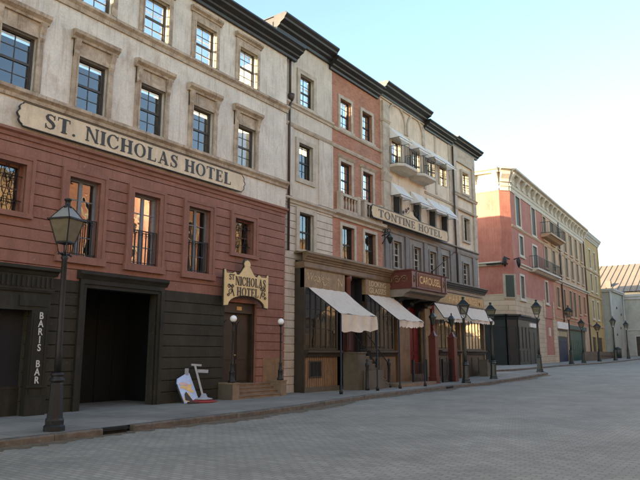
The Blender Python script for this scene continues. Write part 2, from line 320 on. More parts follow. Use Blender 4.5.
def glyph(c):
    """serif letter as a list of polygons and its advance"""
    if c == 'I': return stem(.1), .37
    if c == 'L': return stem(.1)+[[(.27,0),(.68,0),(.68,SF),(.27,SF)], [(.63,SF),(.68,SF),(.68,.28),(.65,.28)]], .78
    if c == 'T': return stem(.3)+[[(.02,1-SF),(.23,1-SF),(.23,1),(.02,1)],[(.54,1-SF),(.75,1-SF),(.75,1),(.54,1)],[(.02,.75),(.05,.75),(.07,1-SF),(.02,1-SF)],[(.72,.75),(.75,.75),(.75,1-SF),(.70,1-SF)]], .8
    if c == 'H': return stem(.1)+stem(.62)+[[(.27,.48),(.62,.48),(.62,.48+N_),(.27,.48+N_)]], .92
    if c == 'E': return stem(.1)+[[(.27,0),(.66,0),(.66,SF),(.27,SF)],[(.27,1-SF),(.64,1-SF),(.64,1),(.27,1)],[(.27,.48),(.52,.48),(.52,.54),(.27,.54)],[(.61,SF),(.66,SF),(.66,.26),(.63,.26)],[(.59,1-SF),(.64,1-SF),(.64,.76),(.61,.76)],[(.48,.38),(.52,.38),(.52,.48),(.48,.48)],[(.48,.54),(.52,.54),(.52,.64),(.48,.64)]], .76
    if c == 'N': return stem(.1,N_)+stem(.7,N_)+[[(.06,1),(.26,1),(.77,0),(.66,0)]], .9
    if c == 'A': return [[(.12,0),(.19,0),(.44,1),(.40,1)],[(.36,1),(.50,1),(.80,0),(.62,0)],[(.24,.30),(.60,.30),(.58,.36),(.26,.36)],[(.02,0),(.29,0),(.29,SF),(.02,SF)],[(.54,0),(.88,0),(.88,SF),(.54,SF)]], .9
    if c == 'O': return arcstrip(.46,.5,.42,.52,.17,.06,0,360,22), .94
    if c == 'C': return arcstrip(.46,.5,.42,.52,.17,.06,42,318,20)+[[(.72,.68),(.78,.66),(.79,.98),(.74,.9)],[(.70,.24),(.76,.14),(.82,.3),(.78,.34)]], .88
    if c == 'S':
        path = [(.57,.80),(.50,.92),(.37,.97),(.22,.92),(.15,.78),(.20,.64),(.34,.54),(.48,.44),(.56,.30),(.52,.12),(.38,.03),(.22,.05),(.12,.2)]
        wid = [.03,.06,.08,.12,.16,.18,.19,.19,.17,.13,.08,.06,.03]; out = []; e = []
        for i, (x, z) in enumerate(path):
            a = path[max(i-1,0)]; b = path[min(i+1,len(path)-1)]; dx, dz = b[0]-a[0], b[1]-a[1]; l = math.hypot(dx,dz); nx, nz = -dz/l, dx/l
            e.append(((x+nx*wid[i]/2, z+nz*wid[i]/2), (x-nx*wid[i]/2, z-nz*wid[i]/2)))
        for i in range(len(e)-1): out.append([e[i][0], e[i+1][0], e[i+1][1], e[i][1]])
        return out+[[(.56,.68),(.61,.68),(.61,1),(.57,1)],[(.08,0),(.12,0),(.13,.32),(.08,.32)]], .70
    if c == '.': return arcstrip(.14,.08,.09,.09,.088,.088,0,360,8), .3
    return [], .42
def serif_text(name, txt, x0, x1, z0, z1, yf, m, parent, zfun=None):
    adv = sum(glyph(c)[1]+.06 for c in txt); k = (x1-x0)/adv; h = z1-z0; x = x0; mb = MB(); j = 0
    for c in txt:
        ps, a = glyph(c)
        for p in ps:
            q = [(x+px*k, z0+pz*h) for px, pz in p]
            ar = sum(q[i][0]*q[(i+1)%len(q)][1]-q[(i+1)%len(q)][0]*q[i][1] for i in range(len(q)))
            if abs(ar) < 1e-7: continue
            j += 1; mb.prism(q, yf-.010-.0011*(j % 9), yf+.002)
        x += (a+.06)*k
    return mb.build(name, m, parent)

# ------------------------------------------------------------------ architecture helpers
def wall(name, m, root, x0,x1,z0,z1, yf, th=.3, ops=(), grooves=(), gh=.026, gd=.05, M=None, prebuilt=None):
    zs = {z0, z1}
    for a,b,c,d in ops:
        for z in (c,d):
            if z0 < z < z1: zs.add(z)
    gs = [(g-gh/2, g+gh/2) for g in grooves if z0+.05 < g < z1-.05]
    for a,b in gs: zs.add(a); zs.add(b)
    zs = sorted(zs); mb = prebuilt or MB(M)
    for za, zb in zip(zs, zs[1:]):
        if zb-za < 1e-5: continue
        mid = (za+zb)/2; cut = sorted([(a,b) for a,b,c,d in ops if c < mid < d])
        y = yf+gd if any(a < mid < b for a,b in gs) else yf
        x = x0
        for a,b in cut:
            if a > x+1e-4: mb.box(x, min(a,x1), y, yf+th, za, zb)
            x = max(x, b)
        if x < x1-1e-4: mb.box(x, x1, y, yf+th, za, zb)
    return mb.build(name, m, root) if not prebuilt else mb
def ring(mb, xa,xb,za,zb, w, yf, p, bottom=True):
    """flat architrave round an opening, pieces butted"""
    mb.box(xa-w, xa, yf-p, yf+.02, (za-(w if bottom else 0)), zb+w)
    mb.box(xb, xb+w, yf-p, yf+.02, (za-(w if bottom else 0)), zb+w)
    mb.box(xa, xb, yf-p, yf+.02, zb, zb+w)
    if bottom: mb.box(xa, xb, yf-p, yf+.02, za-w, za)
def window(root, xa,xb,za,zb, yf, fm=sashd, gm=glass, cols=2, rows=4, rec=.13, style='sash', M=None, label=None, fw=.055):
    y = yf+rec; mb = MB(M)
    mb.box(xa, xa+fw, y, y+.09, za, zb); mb.box(xb-fw, xb, y, y+.09, za, zb)
    mb.box(xa+fw, xb-fw, y, y+.09, za, za+fw); mb.box(xa+fw, xb-fw, y, y+.09, zb-fw, zb)
    ia, ib, ja, jb = xa+fw, xb-fw, za+fw, zb-fw
    if style == 'sash':
        mz = (za+zb)/2; mb.box(ia, ib, y+.012, y+.075, mz-.032, mz+.032)
        mb.box(ia, ia+.03, y+.015, y+.06, mz+.032, jb); mb.box(ib-.03, ib, y+.015, y+.06, mz+.032, jb)
        mb.box(ia, ia+.03, y+.035, y+.08, ja, mz-.032); mb.box(ib-.03, ib, y+.035, y+.08, ja, mz-.032)
        for a, b in ((ja, mz-.032), (mz+.032, jb)):
            r = max(1, rows//2)
            for k in range(1, r): z = a+(b-a)*k/r; mb.box(ia+.03, ib-.03, y+.034, y+.056, z-.011, z+.011)
            for c in range(1, cols): x = ia+(ib-ia)*c/cols; mb.box(x-.011, x+.011, y+.031, y+.059, a, b)
    elif style == 'casement':
        mx = (xa+xb)/2; mb.box(mx-.05, mx+.05, y+.01, y+.08, ja, jb)
        for k in range(1, rows): z = ja+(jb-ja)*k/rows; mb.box(ia, mx-.05, y+.03, y+.055, z-.014, z+.014); mb.box(mx+.05, ib, y+.03, y+.055, z-.014, z+.014)
    elif style == 'bars':
        for c in range(1, cols): x = ia+(ib-ia)*c/cols; mb.box(x-.022, x+.022, y+.02, y+.07, ja, jb)
        for k in range(1, rows): z = ja+(jb-ja)*k/rows; mb.box(ia, ib, y+.032, y+.058, z-.014, z+.014)
    w = mb.build('window', fm, root)
    if label: w['label'] = label
    g = MB(M); g.quad((xa+.02,y+.045,za+.02),(xb-.02,y+.045,za+.02),(xb-.02,y+.045,zb-.02),(xa+.02,y+.045,zb-.02)); g.build('pane', gm, w)
    return w
def cornice(mb, x0, x1, yf, zb, zt, p, steps=3):
    h = zt-zb
    mb.mould(x0, x1, yf, [(-.05,zb),(p*.18,zb),(p*.22,zb+h*.18),(p*.42,zb+h*.30),(p*.46,zb+h*.42),(p*.80,zb+h*.60),(p*.84,zb+h*.72),(p*.97,zb+h*.86),(p,zb+h*.9),(p,zt),(-.05,zt)])
def railing(name, m, parent, pts, z0, z1, gap=.12, r=.009, rail=.022):
    mb = MB()
    for (a, b) in zip(pts, pts[1:]):
        a = Vector((a[0],a[1],0)); b = Vector((b[0],b[1],0)); L = (b-a).length; n = max(1, round(L/gap))
        for z in (z0+.04, z1): mb.beam((a.x,a.y,z), (b.x,b.y,z), rail, rail)
        for k in range(n+1):
            p = a+(b-a)*k/n; mb.beam((p.x,p.y,z0), (p.x,p.y,z1-rail/2), r*2)
    return mb.build(name, m, parent)
def scaffold(root, x0, x1, y, z0, z1):
    mb = MB(); k = 0; x = x0
    while x < x1: mb.box(x, x+.06, y, y+.06, 0.2, z1); x += 2.6
    z = z0
    while z < z1: mb.box(x0, x1, y+.065, y+.12, z, z+.05); z += .62
    x = x0
    while x < x1-2.6:
        mb.beam((x, y-.04, z0), (x+2.6, y-.04, z0+1.7), .05); x += 2.6; k += 1
    return mb.build('scaffold', scaff, root)

# ================================================================== GROUND
GZ = [(-80,0),(32,0),(37,.12),(42,.33),(47,.45),(52,.53),(64,.56),(76,.66),(90,.9),(120,1.25),(400,2.0)]
def gz(x):
    for (a,za),(b,zb) in zip(GZ, GZ[1:]):
        if x <= b: return za+(zb-za)*max(0,(x-a))/(b-a)
    return GZ[-1][1]
def strip(name, m, xs, y0f, y1f, dz, label=None, thick=.5, ny=1):
    mb = MB(); vs = []; fs = []
    for x in xs:
        for j in range(ny+1):
            y = y0f(x)+(y1f(x)-y0f(x))*j/ny; vs.append((x, y, gz(x)+dz))
    n = ny+1
    for i in range(len(xs)-1):
        for j in range(ny): fs.append((i*n+j, (i+1)*n+j, (i+1)*n+j+1, i*n+j+1))
    mb.add(vs, fs); o = mb.build(name, m); tag(o, label, None, None, 'structure'); return o
xs = [-400,-200,-100,-80,-60]+[x for x in range(-50, 130, 1)]+[150,180,220,300,400,600,900]
strip('road', road, xs, lambda x: -80 if abs(x) < 200 else -600, lambda x: 80 if abs(x) < 200 else 600, 0, 'grey stone sett road surface running to the far buildings', ny=4)
KP = [(-60,11.0),(2,11.0),(9,10.95),(14.5,11.15),(17,11.6),(20.5,12.0),(24,12.2),(28,12.35),(34,12.1),(39,11.75),(41.3,11.6)]
def ky(x):
    for (a,ya),(b,yb) in zip(KP, KP[1:]):
        if x <= b:
            t = max(0,(x-a))/(b-a); return ya+(yb-ya)*t
    return KP[-1][1]
KW = .17
def pavement():
    # near pavement with rounded tip, then side-street mouth
    mb = MB(); top = []
    X = [-60,-40,-20,-10,0,2,5,9,12,14.5,17,20.5,24,28,32,34,37,39,41.0]
    edge = [(x, ky(x)+KW) for x in X]+[(41.7,11.95),(41.95,12.6),(41.5,13.6),(40.6,14.9),(39.6,16.5),(39.0,20),(38.8,40)]
    return edge
pe = pavement()
mb = MB(); vs = []; fs = []
for x, y in pe:
    yb = 40 if y < 39 else 40.01
    vs += [(x, y, gz(x)+.13), (min(x, 38.6) if x > 38.6 else x, 15.6 if x > 38.6 else 15.6, gz(x)+.13)]
for i in range(len(pe)-1): fs.append((2*i, 2*i+2, 2*i+3, 2*i+1))
# simpler: strips up to X=38.8 then tip fan
mb = MB(); X = [-60,-40,-20,-10,0]+[x*1.0 for x in range(2, 39)]
for a, b in zip(X, X[1:]): mb.quad((a,ky(a)+KW,gz(a)+.13),(b,ky(b)+KW,gz(b)+.13),(b,18,gz(b)+.13),(a,18,gz(a)+.13))
tip = [(38,ky(38)+KW),(39,ky(39)+KW),(40,ky(40)+KW),(41.0,ky(41)+KW),(41.6,11.95),(41.8,12.6),(41.5,13.5),(40.7,14.9),(39.8,16.5),(39.2,18),(38,18)]
cxy = (39.3, 14.3)
for p, q in zip(tip, tip[1:]+tip[:1]): mb.add([(p[0],p[1],gz(p[0])+.13),(q[0],q[1],gz(q[0])+.13),(cxy[0],cxy[1],gz(cxy[0])+.13)], [(0,1,2)])
pvt = mb.build('pavement', pav); tag(pvt, 'grey concrete pavement in front of the hotels', None, None, 'structure')
# far pavement before the red corner building
K2 = [(39.5,22),(40.2,18.5),(41.6,16.2),(43.5,15.0),(46,14.45),(50,14.1),(60,13.9),(70,13.7),(80,13.5),(92,13.2),(120,13.0)]
mb = MB()
def dens(pts, st=1.0):
    out = []
    for (a,b),(c,d) in zip(pts, pts[1:]):
        n = max(1, int(math.hypot(c-a,d-b)/st))
        for k in range(n): out.append((a+(c-a)*k/n, b+(d-b)*k/n))
    return out+[pts[-1]]
K2d = dens(K2, 1.0)
for (a,b),(c,d) in zip(K2d, K2d[1:]): mb.quad((a,b+KW*.6,gz(a)+.12),(c,d+KW,gz(c)+.12),(c,26,gz(c)+.12),(a,26,gz(a)+.12))
o = mb.build('pavement', pav); tag(o, 'far pavement along the red and yellow buildings', None, None, 'structure')
def kerb(pts, label, dz=.134, sl=1.5):
    mb = MB(); P = dens(pts, .1); rnd = random.Random(3)
    # cut the line into stones
    i = 0
    while i < len(P)-1:
        j = min(len(P)-1, i+int(sl/.1*rnd.uniform(.8,1.3))); a = Vector(P[i]); b = Vector(P[j]); d = (b-a).normalized(); n = Vector((-d.y, d.x)); a2 = a+d*.006; b2 = b-d*.006
        if a.x < 8.65 and b.x > 8.05 and abs(a.y-11) < .6:
            if a.x < 8.0: b = Vector((8.04, 10.96)); b2 = b
            else: i = j; continue
        dzz = rnd.uniform(-.008,.006); ins = rnd.uniform(-.012,.012)
        za, zb = gz(a.x)+dz+dzz, gz(b.x)+dz+dzz
        # stone section with worn nose
        sec = [(ins,-.3),(ins,-.03),(ins+.012,-.01),(ins+.035,0),(KW+.004,0),(KW+.004,-.3)]
        vs = []; m_ = 7
        for q in range(m_):
            t = q/(m_-1); p = a2+(b2-a2)*t; zz = za+(zb-za)*t; w = rnd.uniform(-.007,.007)
            for k, (s_, h) in enumerate(sec): vs.append((p.x+n.x*(s_+(w if k < 4 else 0)), p.y+n.y*(s_+(w if k < 4 else 0)), zz+h+(rnd.uniform(-.006,.004) if k in (1,2,3) else 0)))
        k = len(sec); fs = [tuple(range(k)), tuple(range((m_-1)*k+k-1, (m_-1)*k-1, -1))]
        for q in range(m_-1): fs += [(q*k+e, (q+1)*k+e, (q+1)*k+(e+1)%k, q*k+(e+1)%k) for e in range(k)]
        mb.add(vs, fs)
        i = j
    return tag(mb.build('kerb', kerbm), label, None, None, 'structure')
kerb([(x, ky(x)) for x in [-30,-10,2,9,14.5,17,20.5,24,28,34,39,41.0]]+[(41.55,11.8),(41.85,12.3),(41.9,12.9),(41.6,13.7),(40.8,15.0),(39.9,16.6),(39.3,18)], 'worn brown stone kerb of the hotel pavement')
kerb(K2, 'brown kerb of the far pavement', dz=.124, sl=1.6)
# brown grit lying in the gutter, irregular outer edge
def grit(xa, xb, w0):
    rnd = random.Random(11); mb = MB(); x = xa; prev = None
    while x < xb:
        w = w0*(.55+.45*math.sin(x*.9)*math.sin(x*.37+1)+rnd.uniform(-.25,.25)); w = max(.04, w)
        cur = ((x, ky(x)+.01, gz(x)+.005), (x, ky(x)-w, gz(x)+.0045))
        if prev: mb.quad(prev[0], cur[0], cur[1], prev[1])
        prev = cur; x += .13
    return mb.build('gutter_grit', mat('gutter_dirt', (.135,.10,.06), var=.4, scale=6, stain=(.08,.06,.04), stain_amt=.7, stain_scale=(3,3,3), bump=.5))
tag(grit(-5, 40.5, .62), 'brown dirt and grit gathered along the kerb', None, None, 'structure')
# kerb inlet
mb = MB(); mb.box(8.05,8.66,10.97,11.13,.07,.125); mb.box(8.05,8.66,11.03,11.14,-.05,.07)
o = mb.build('drain_inlet', dark, base=(8.4,11.0,0)); tag(o, 'dark storm drain slot in the near kerb', 'drain')
mb = MB(); mb.box(27.2,27.9,12.27,12.33,.02,.10)
o = mb.build('drain_inlet', dark, base=(27.5,12.3,0)); tag(o, 'small dark drain slot in the kerb before the tall pointed red posts', 'drain')
# ================================================================== HOTEL 1 (St Nicholas)
YH = 14.78
H1 = thing('hotel_building', 'cream and red hotel with black cornice and wide dark garage opening, nearest at left', 'building', (10.8,YH,.13))
cols5 = [(2.9,3.9),(5.03,6.03),(7.15,8.12),(9.3,10.27),(11.44,12.24),(13.56,14.5),(15.71,16.64)]
cols5 = [(c+(-.48), c+.48) for c in (3.4,5.52,7.64,9.8,11.9,14.03,16.18)]
MZ, TZ, LZ = (8.16,9.64), (11.28,12.62), (4.12,6.22)
ops_up = [(a,b,*MZ) for a,b in cols5]+[(a,b,*TZ) for a,b in cols5]
wall('upper_wall', cream, H1, 2.4,18.5,7.02,13.45,YH,ops=ops_up)
kinds = ['long','grille','grille','french','french','french','grille']
ops_lo = []
for (a,b), k in zip(cols5, kinds): ops_lo.append((a,b,*(LZ if k != 'grille' else (5.0,6.22))))
grv = [3.47+.295*k for k in range(1, 12)]
wall('red_wall', redst, H1, 2.4,18.5,3.47,7.02,YH,ops=ops_lo+[],grooves=grv)
# ground floor
og = [(10.03,12.44,.1,3.31),(15.32,16.95,.1,3.30),(3.2,8.45,.1,2.62)]
wall('olive_wall', olive, H1, 2.4,15.32,.0,3.47,YH,th=.32,ops=og,grooves=[.13+.335*k for k in range(1,10)])
wall('red_lower_wall', redst, H1, 15.321,18.5,.0,3.468,YH,th=.32,ops=og,grooves=[3.47-.295*k for k in range(1,11)])
MB().box(17.3,18.42,YH-.03,YH+.02,.5,1.42).build('tan_base_panel', tanpanel, H1)
MB().box(18.2,18.5,YH+.301,26,.0,13.4).build('side_wall', beige, H1)
# interior and backing
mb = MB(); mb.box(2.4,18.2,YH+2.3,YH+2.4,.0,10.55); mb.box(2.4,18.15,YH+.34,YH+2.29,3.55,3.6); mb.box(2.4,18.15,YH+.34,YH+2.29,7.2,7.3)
mb.build('dark_backing', dark, H1)  # dark sheets added behind the lower windows so rooms look unlit
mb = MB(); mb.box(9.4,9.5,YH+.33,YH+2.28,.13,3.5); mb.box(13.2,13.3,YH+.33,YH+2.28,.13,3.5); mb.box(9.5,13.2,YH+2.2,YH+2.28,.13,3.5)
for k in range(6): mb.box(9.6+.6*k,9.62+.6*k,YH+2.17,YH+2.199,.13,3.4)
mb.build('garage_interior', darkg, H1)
scaffold(H1, 2.6, 18.1, YH+2.9, 11.0, 15.6)
# string courses
mb = MB()
mb.mould(2.4,18.56,YH,[(-.05,7.86),(.06,7.86),(.08,7.95),(.16,8.02),(.16,8.11),(.05,8.155),(-.05,8.155)])
mb.build('sill_course', creamtrim, H1)
mb = MB(); mb.mould(2.4,18.56,YH,[(-.05,10.93),(.05,10.93),(.07,11.05),(.15,11.12),(.15,11.2),(.04,11.26),(-.05,11.26)]); mb.build('upper_course', creamtrim, H1)
mb = MB(); mb.mould(2.4,18.56,YH,[(-.05,6.86),(.04,6.86),(.05,6.95),(.12,6.99),(.12,7.06),(-.05,7.1)]); mb.build('lower_course', redtrim, H1)
mb = MB(); cornice(mb, 2.4, 19.05, YH, 13.30, 13.78, .55); mb.box(2.4,19.0,YH-.5,YH+.5,13.782,13.83); mb.build('cornice', blackroof, H1)
for i, (a,b) in enumerate(cols5):
    for zz, hood in ((MZ,'mid'),(TZ,'top')):
        w = window(H1, a,b,*zz, YH, fm=sashd, cols=2, rows=4 if hood == 'mid' else 4)
        s = MB(); w_ = .17; za, zb = zz
        s.box(a-w_, a, YH-.05, YH+.02, za, zb+.12); s.box(b, b+w_, YH-.05, YH+.02, za, zb+.12); s.box(a, b, YH-.05, YH+.02, zb, zb+.12)
        s.box(a-.04, a, YH-.075, YH-.051, za, zb); s.box(b, b+.04, YH-.075, YH-.051, za, zb)
        s.build('surround', creamtrim, w)
        h = MB()
        if hood == 'mid':
            h.box(a-.17, b+.17, YH-.04, YH+.02, zb+.121, zb+.42)
            for x in (a-.17, b+.02):
                h.mould(x, x+.15, YH, [(-.02,zb-.08),(.05,zb-.08),(.10,zb+.02),(.08,zb+.12),(.13,zb+.24),(.17,zb+.42),(-.02,zb+.42)])
            h.mould(a-.26, b+.26, YH, [(-.02,zb+.421),(.10,zb+.421),(.12,zb+.48),(.22,zb+.55),(.24,zb+.64),(.1,zb+.68),(-.02,zb+.68)])
        else:
            h.box(a-.17, b+.17, YH-.04, YH+.02, zb+.121, zb+.28)
            h.mould(a-.24, b+.24, YH, [(-.02,zb+.281),(.07,zb+.281),(.09,zb+.33),(.17,zb+.38),(.18,zb+.45),(.08,zb+.48),(-.02,zb+.48)])
        h.build('hood', creamtrim, w)
for i, ((a,b), k) in enumerate(zip(cols5, kinds)):
    zz = LZ if k != 'grille' else (5.0,6.22); za, zb = zz
    if k == 'grille':
        w = window(H1, a,b,za,zb, YH, fm=redtrim, cols=1, rows=2, rec=.2, style='bars')
        g = MB(); y = YH+.13; cx = (a+b)/2
        for c in range(1,6):
            x = a+(b-a)*c/6
            pts = [(x+.05*math.sin(t*math.pi*2.5*(1 if c%2 else -1)), y, za+.03+(zb-za-.06)*t) for t in [q/18 for q in range(19)]]
            g.tube(pts, .011, 5)
        for z in (za+.3, zb-.3): g.tube([(a+.01,y-.012,z),(b-.01,y-.012,z)], .011, 5)
        for sx in (-1,1):
            for z in (za+.32, (za+zb)/2, zb-.32):
                g.tube([(cx+sx*.2+.1*math.cos(q*.7), y-.02, z+.12*math.sin(q*.7)) for q in range(10)], .009, 5)
        g.build('grille', iron, w)
        cb = MB(); cb.quad((a+.05,YH+.62,za),(b-.25,YH+.62,za),(b-.25,YH+.62,zb),(a+.05,YH+.62,zb)); cb.build('blind', curt, w)
    else:
        w = window(H1, a,b,za,zb, YH, fm=sashg, cols=2, rows=4, rec=.17, style='casement', label='open french window with orange-brown board inside' if i == 4 else None)
        if i == 4: MB().box(a+.28,b-.12,YH+.255,YH+.28,za+.06,zb-.06).build('inner_board', boardb, w)
        elif i == 5:
            cb = MB(); cb.quad((a+.08,YH+.34,za+.05),(a+.30,YH+.34,za+.05),(a+.30,YH+.34,zb-.06),(a+.08,YH+.34,zb-.06)); cb.quad((a+.42,YH+.36,za+.05),(a+.66,YH+.36,za+.05),(a+.66,YH+.36,zb-.06),(a+.42,YH+.36,zb-.06)); cb.build('curtain', curt, w)
        railing('railing', iron, w, [(a+.01,YH+.06),(b-.01,YH+.06)], za+.03, za+1.02, gap=.13)
        rm = MB()
        for q in range(4):
            cx = a+.15+(b-a-.3)*q/3; rm.tube([(cx+.055*math.cos(t*.8), YH+.045, za+.93+.055*math.sin(t*.8)) for t in range(9)], .007, 5)
        rm.build('scrollwork', iron, w)
    s = MB(); ring(s, a,b,za,zb, .13, YH, .05, False); ring(s, a-.13,b+.13,za,zb+.13, .09, YH, .075, False)
    s.box(a-.24, b+.24, YH-.09, YH+.02, za-.13, za-.002) if k == 'grille' else s.box(a-.26, b+.26, YH-.10, YH+.02, za-.2, za-.002)
    s.build('surround', redtrim, w)
# garage frame
f = MB(); ring(f, 10.03,12.44,.12,3.31,.10,YH,.05,False); ring(f, 9.93,12.54,.12,3.41,.12,YH,.09,False); f.mould(9.74,12.74,YH,[(-.02,3.532),(.1,3.532),(.14,3.6),(.19,3.66),(.19,3.74),(-.02,3.76)])
f.build('garage_frame', olive2, H1)
# front door
d = MB(); d.box(15.32,15.44,YH+.12,YH+.3,.55,3.3); d.box(16.83,16.95,YH+.12,YH+.3,.55,3.3); d.box(15.44,16.83,YH+.12,YH+.3,2.95,3.3)
d.box(15.44,16.83,YH+.26,YH+.33,.55,2.95)
for x0, x1 in ((15.52,16.08),(16.19,16.75)):
    d.box(x0,x1,YH+.235,YH+.262,.68,1.25)
    arch = [(x0,1.38),(x1,1.38)]+[((x0+x1)/2+(x1-x0)/2*math.cos(R(t)), 2.45+.28*math.sin(R(t))) for t in range(0,181,20)]
    d.prism(arch, YH+.235, YH+.262)
d.box(16.125,16.145,YH+.24,YH+.262,.58,2.93)
dr = d.build('front_door', doorw, H1)
MB().box(16.02,16.26,YH+.10,YH+.12,3.05,3.17).build('number_plate', gold, dr)
k = MB(); k.lathe([(.001,0),(.03,.01),(.035,.03),(.02,.05),(.001,.055)], (16.07,YH+.2,1.5), 8); k.build('handle', gold, dr)
# steps with stone plinths
st = MB()
for k in range(4):
    st.box(15.42,17.55,14.16+.16*k,YH+.24 if k == 3 else 14.32+.16*k,.12,.13+.115*(k+1)-.03); st.box(15.422,17.548,14.13+.16*k,YH+.24 if k == 3 else 14.32+.16*k,.13+.115*(k+1)-.029,.13+.115*(k+1))
st.build('entrance_steps', steptan, H1)
pl = MB(); pl.box(15.12,15.42,14.14,YH-.002,.12,.62); pl.box(15.10,15.44,14.12,YH-.003,.622,.66)
pl.build('step_plinth', steptan, H1)
pl = MB(); pl.box(17.55,17.85,14.14,YH-.002,.12,.62); pl.box(17.53,17.87,14.12,YH-.003,.622,.66); pl.build('step_plinth', steptan, H1)
MB().box(15.10,15.119,14.16,YH-.01,.14,.61).build('plinth_side_panel', stonegrey, H1)
# bar front
b_ = MB(); b_.box(2.4,8.95,YH-.22,YH-.01,3.15,3.48); b_.mould(2.4,9.05,YH-.2,[(-.1,3.482),(.04,3.482),(.08,3.56),(.16,3.6),(.16,3.68),(-.2,3.7)])
for q in range(52): b_.box(2.5+.125*q,2.56+.125*q,YH-.245,YH-.221,3.18,3.44)
b_.mould(2.4,8.98,YH-.2,[(-.1,3.06),(.04,3.06),(.06,3.12),(.06,3.148),(-.1,3.148)])
b_.box(2.4,8.93,YH-.20,YH-.01,2.62,3.058)
for x in (3.5,5.2,6.9,8.12): b_.box(x,x+.7,YH-.225,YH-.201,2.72,2.98)
bf = b_.build('bar_entablature', olive2, H1)
b_ = MB(); b_.box(8.47,8.93,YH-.2,YH-.01,.13,2.618); b_.box(8.43,8.96,YH-.24,YH-.201,.13,.55); b_.box(8.52,8.56,YH-.215,YH-.201,.62,2.55); b_.box(8.85,8.89,YH-.215,YH-.201,.62,2.55); b_.box(8.43,8.97,YH-.25,YH-.201,.78,.83)
pil = b_.build('pilaster', olive2, H1)
text_part('lettering', '\n'.join('BARIS BAR'), .235, (8.705,YH-.212,1.72), letterw, pil, vertical=True, xs=.85)
b_ = MB(); b_.box(3.2,8.45,YH+.1,YH+.16,.13,.75)
for q in range(5): b_.box(3.2+1.05*q,3.32+1.05*q,YH+.08,YH+.2,.13,2.62)
b_.box(3.2,8.45,YH+.085,YH+.165,.751,.82)
for q in range(4): b_.box(3.5+1.05*q,4.1+1.05*q,YH+.075,YH+.099,.25,.65)
bs = b_.build('bar_shop_window', olive2, H1)
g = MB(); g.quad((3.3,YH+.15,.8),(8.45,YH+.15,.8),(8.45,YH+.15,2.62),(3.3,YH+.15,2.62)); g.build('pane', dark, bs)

# name board of the hotel
def board(name, label, x0,x1,z0,z1,yf, border, m=boardtan, bev=.3):
    t = thing(name, label, 'sign', ((x0+x1)/2, yf, z0))
    h = z1-z0; e = bev*h
    def end(sx, x):
        # brace-shaped end, from bottom to top
        pts = [(0,0),(0,.06),(-.10,.12),(-.16,.22),(-.13,.34),(-.20,.42),(-.24,.5),(-.20,.58),(-.13,.66),(-.16,.78),(-.10,.88),(0,.94),(0,1)]
        return [(x-sx*px*h*-1 if False else x+sx*(-px)*h*1.0*-1*-1, z0+pz*h) for px, pz in pts]
    rgt = [(x1-.24*h+(-p)*h, z0+q*h) for p,q in [(0,0),(0,.06),(-.10,.12),(-.16,.22),(-.13,.34),(-.20,.42),(-.24,.5),(-.20,.58),(-.13,.66),(-.16,.78),(-.10,.88),(0,.94),(0,1)]]
    lft = [(x0+.24*h-(-p)*h, z0+q*h) for p,q in [(0,1),(0,.94),(-.10,.88),(-.16,.78),(-.13,.66),(-.20,.58),(-.24,.5),(-.20,.42),(-.13,.34),(-.16,.22),(-.10,.12),(0,.06),(0,0)]]
    out = rgt+lft
    MB().prism(out, yf-.05, yf).build('board', m, t)
    cx, cz = (x0+x1)/2, (z0+z1)/2; b = MB(); n = len(out)
    big = []
    for i in range(n):
        a = Vector(out[(i-1)%n]); c_ = Vector(out[(i+1)%n]); d = (c_-a)
        if d.length < 1e-6: d = Vector((1,0))
        d.normalize(); nn = Vector((d.y,-d.x)); big.append(Vector(out[i])+nn*border)
    for i in range(n):
        j = (i+1)%n; b.prism([out[i], tuple(big[i]), tuple(big[j]), out[j]][::-1], yf-.065, yf+.0)
    b.build('border', letterd, t)
    return t
t = board('hotel_sign_board', 'long tan name board reading ST. NICHOLAS HOTEL below the cream upper storeys', 7.70,16.0,7.16,7.76,YH-.10,.022, m=boardcream)
MB().box(8.3,15.7,YH-.099,YH-.02,7.3,7.6).build('backing', olive2, t)
serif_text('lettering', 'ST. NICHOLAS HOTEL', 8.40,15.36,7.27,7.67,YH-.15,letterd,t)
# hanging entrance plaque
XP0, XP1, YP = 14.96, 17.16, 14.5
t = thing('entrance_sign', 'ornate yellow sign with scalloped top reading ST NICHOLAS HOTEL over the hotel door', 'sign', (16.06,YP,3.14))
def pl_poly(g=0):
    c = 16.06; L0 = c-(1.10+g); R0 = c+(1.10+g); b = 3.14-g; tt = 4.32+g
    pts = [(L0,b)]
    for k in range(0,13): a = math.pi*(1-k/12); pts.append((c+(.93-g)*math.cos(a), b+.02+(.36)*math.sin(a)))
    pts += [(R0,b),(R0,tt),(R0-.04,tt),(R0-.07,tt-.1),(c+.72,tt-.10),(c+.60,tt-.04),(c+.52,tt-.13),(c+.40,tt-.12),(c+.27,tt-.0),(c+.18,tt+.12),(c+.11+g,tt+.18),(c+.15+g,tt+.28),(c+.09+g,tt+.38+g),(c,tt+.42+g),
            (c-.09-g,tt+.38+g),(c-.15-g,tt+.28),(c-.11-g,tt+.18),(c-.18,tt+.12),(c-.27,tt-.0),(c-.40,tt-.12),(c-.52,tt-.13),(c-.60,tt-.04),(c-.72,tt-.10),(L0+.07,tt-.1),(L0+.04,tt),(L0,tt)]
    return pts
MB().prism(pl_poly(0), YP-.04, YP).build('board', plaquet, t)
MB().prism(pl_poly(.03), YP+.002, YP+.05).build('backing', letterd, t)
mb = MB()
for x in (15.3,16.8): mb.box(x-.03,x+.03,YP+.05,YH-.01,3.9,3.96)
mb.build('bracket', iron, t)
serif_text('lettering', 'NICHOLAS', 15.46,17.03,3.84,4.14,YP-.042,letterd,t)
text_part('lettering', 'ST', .27, (15.29,YP-.048,4.08), letterd, t, width=.26)
serif_text('lettering', 'HOTEL', 15.53,16.66,3.49,3.78,YP-.042,letterd,t)
mb = MB()
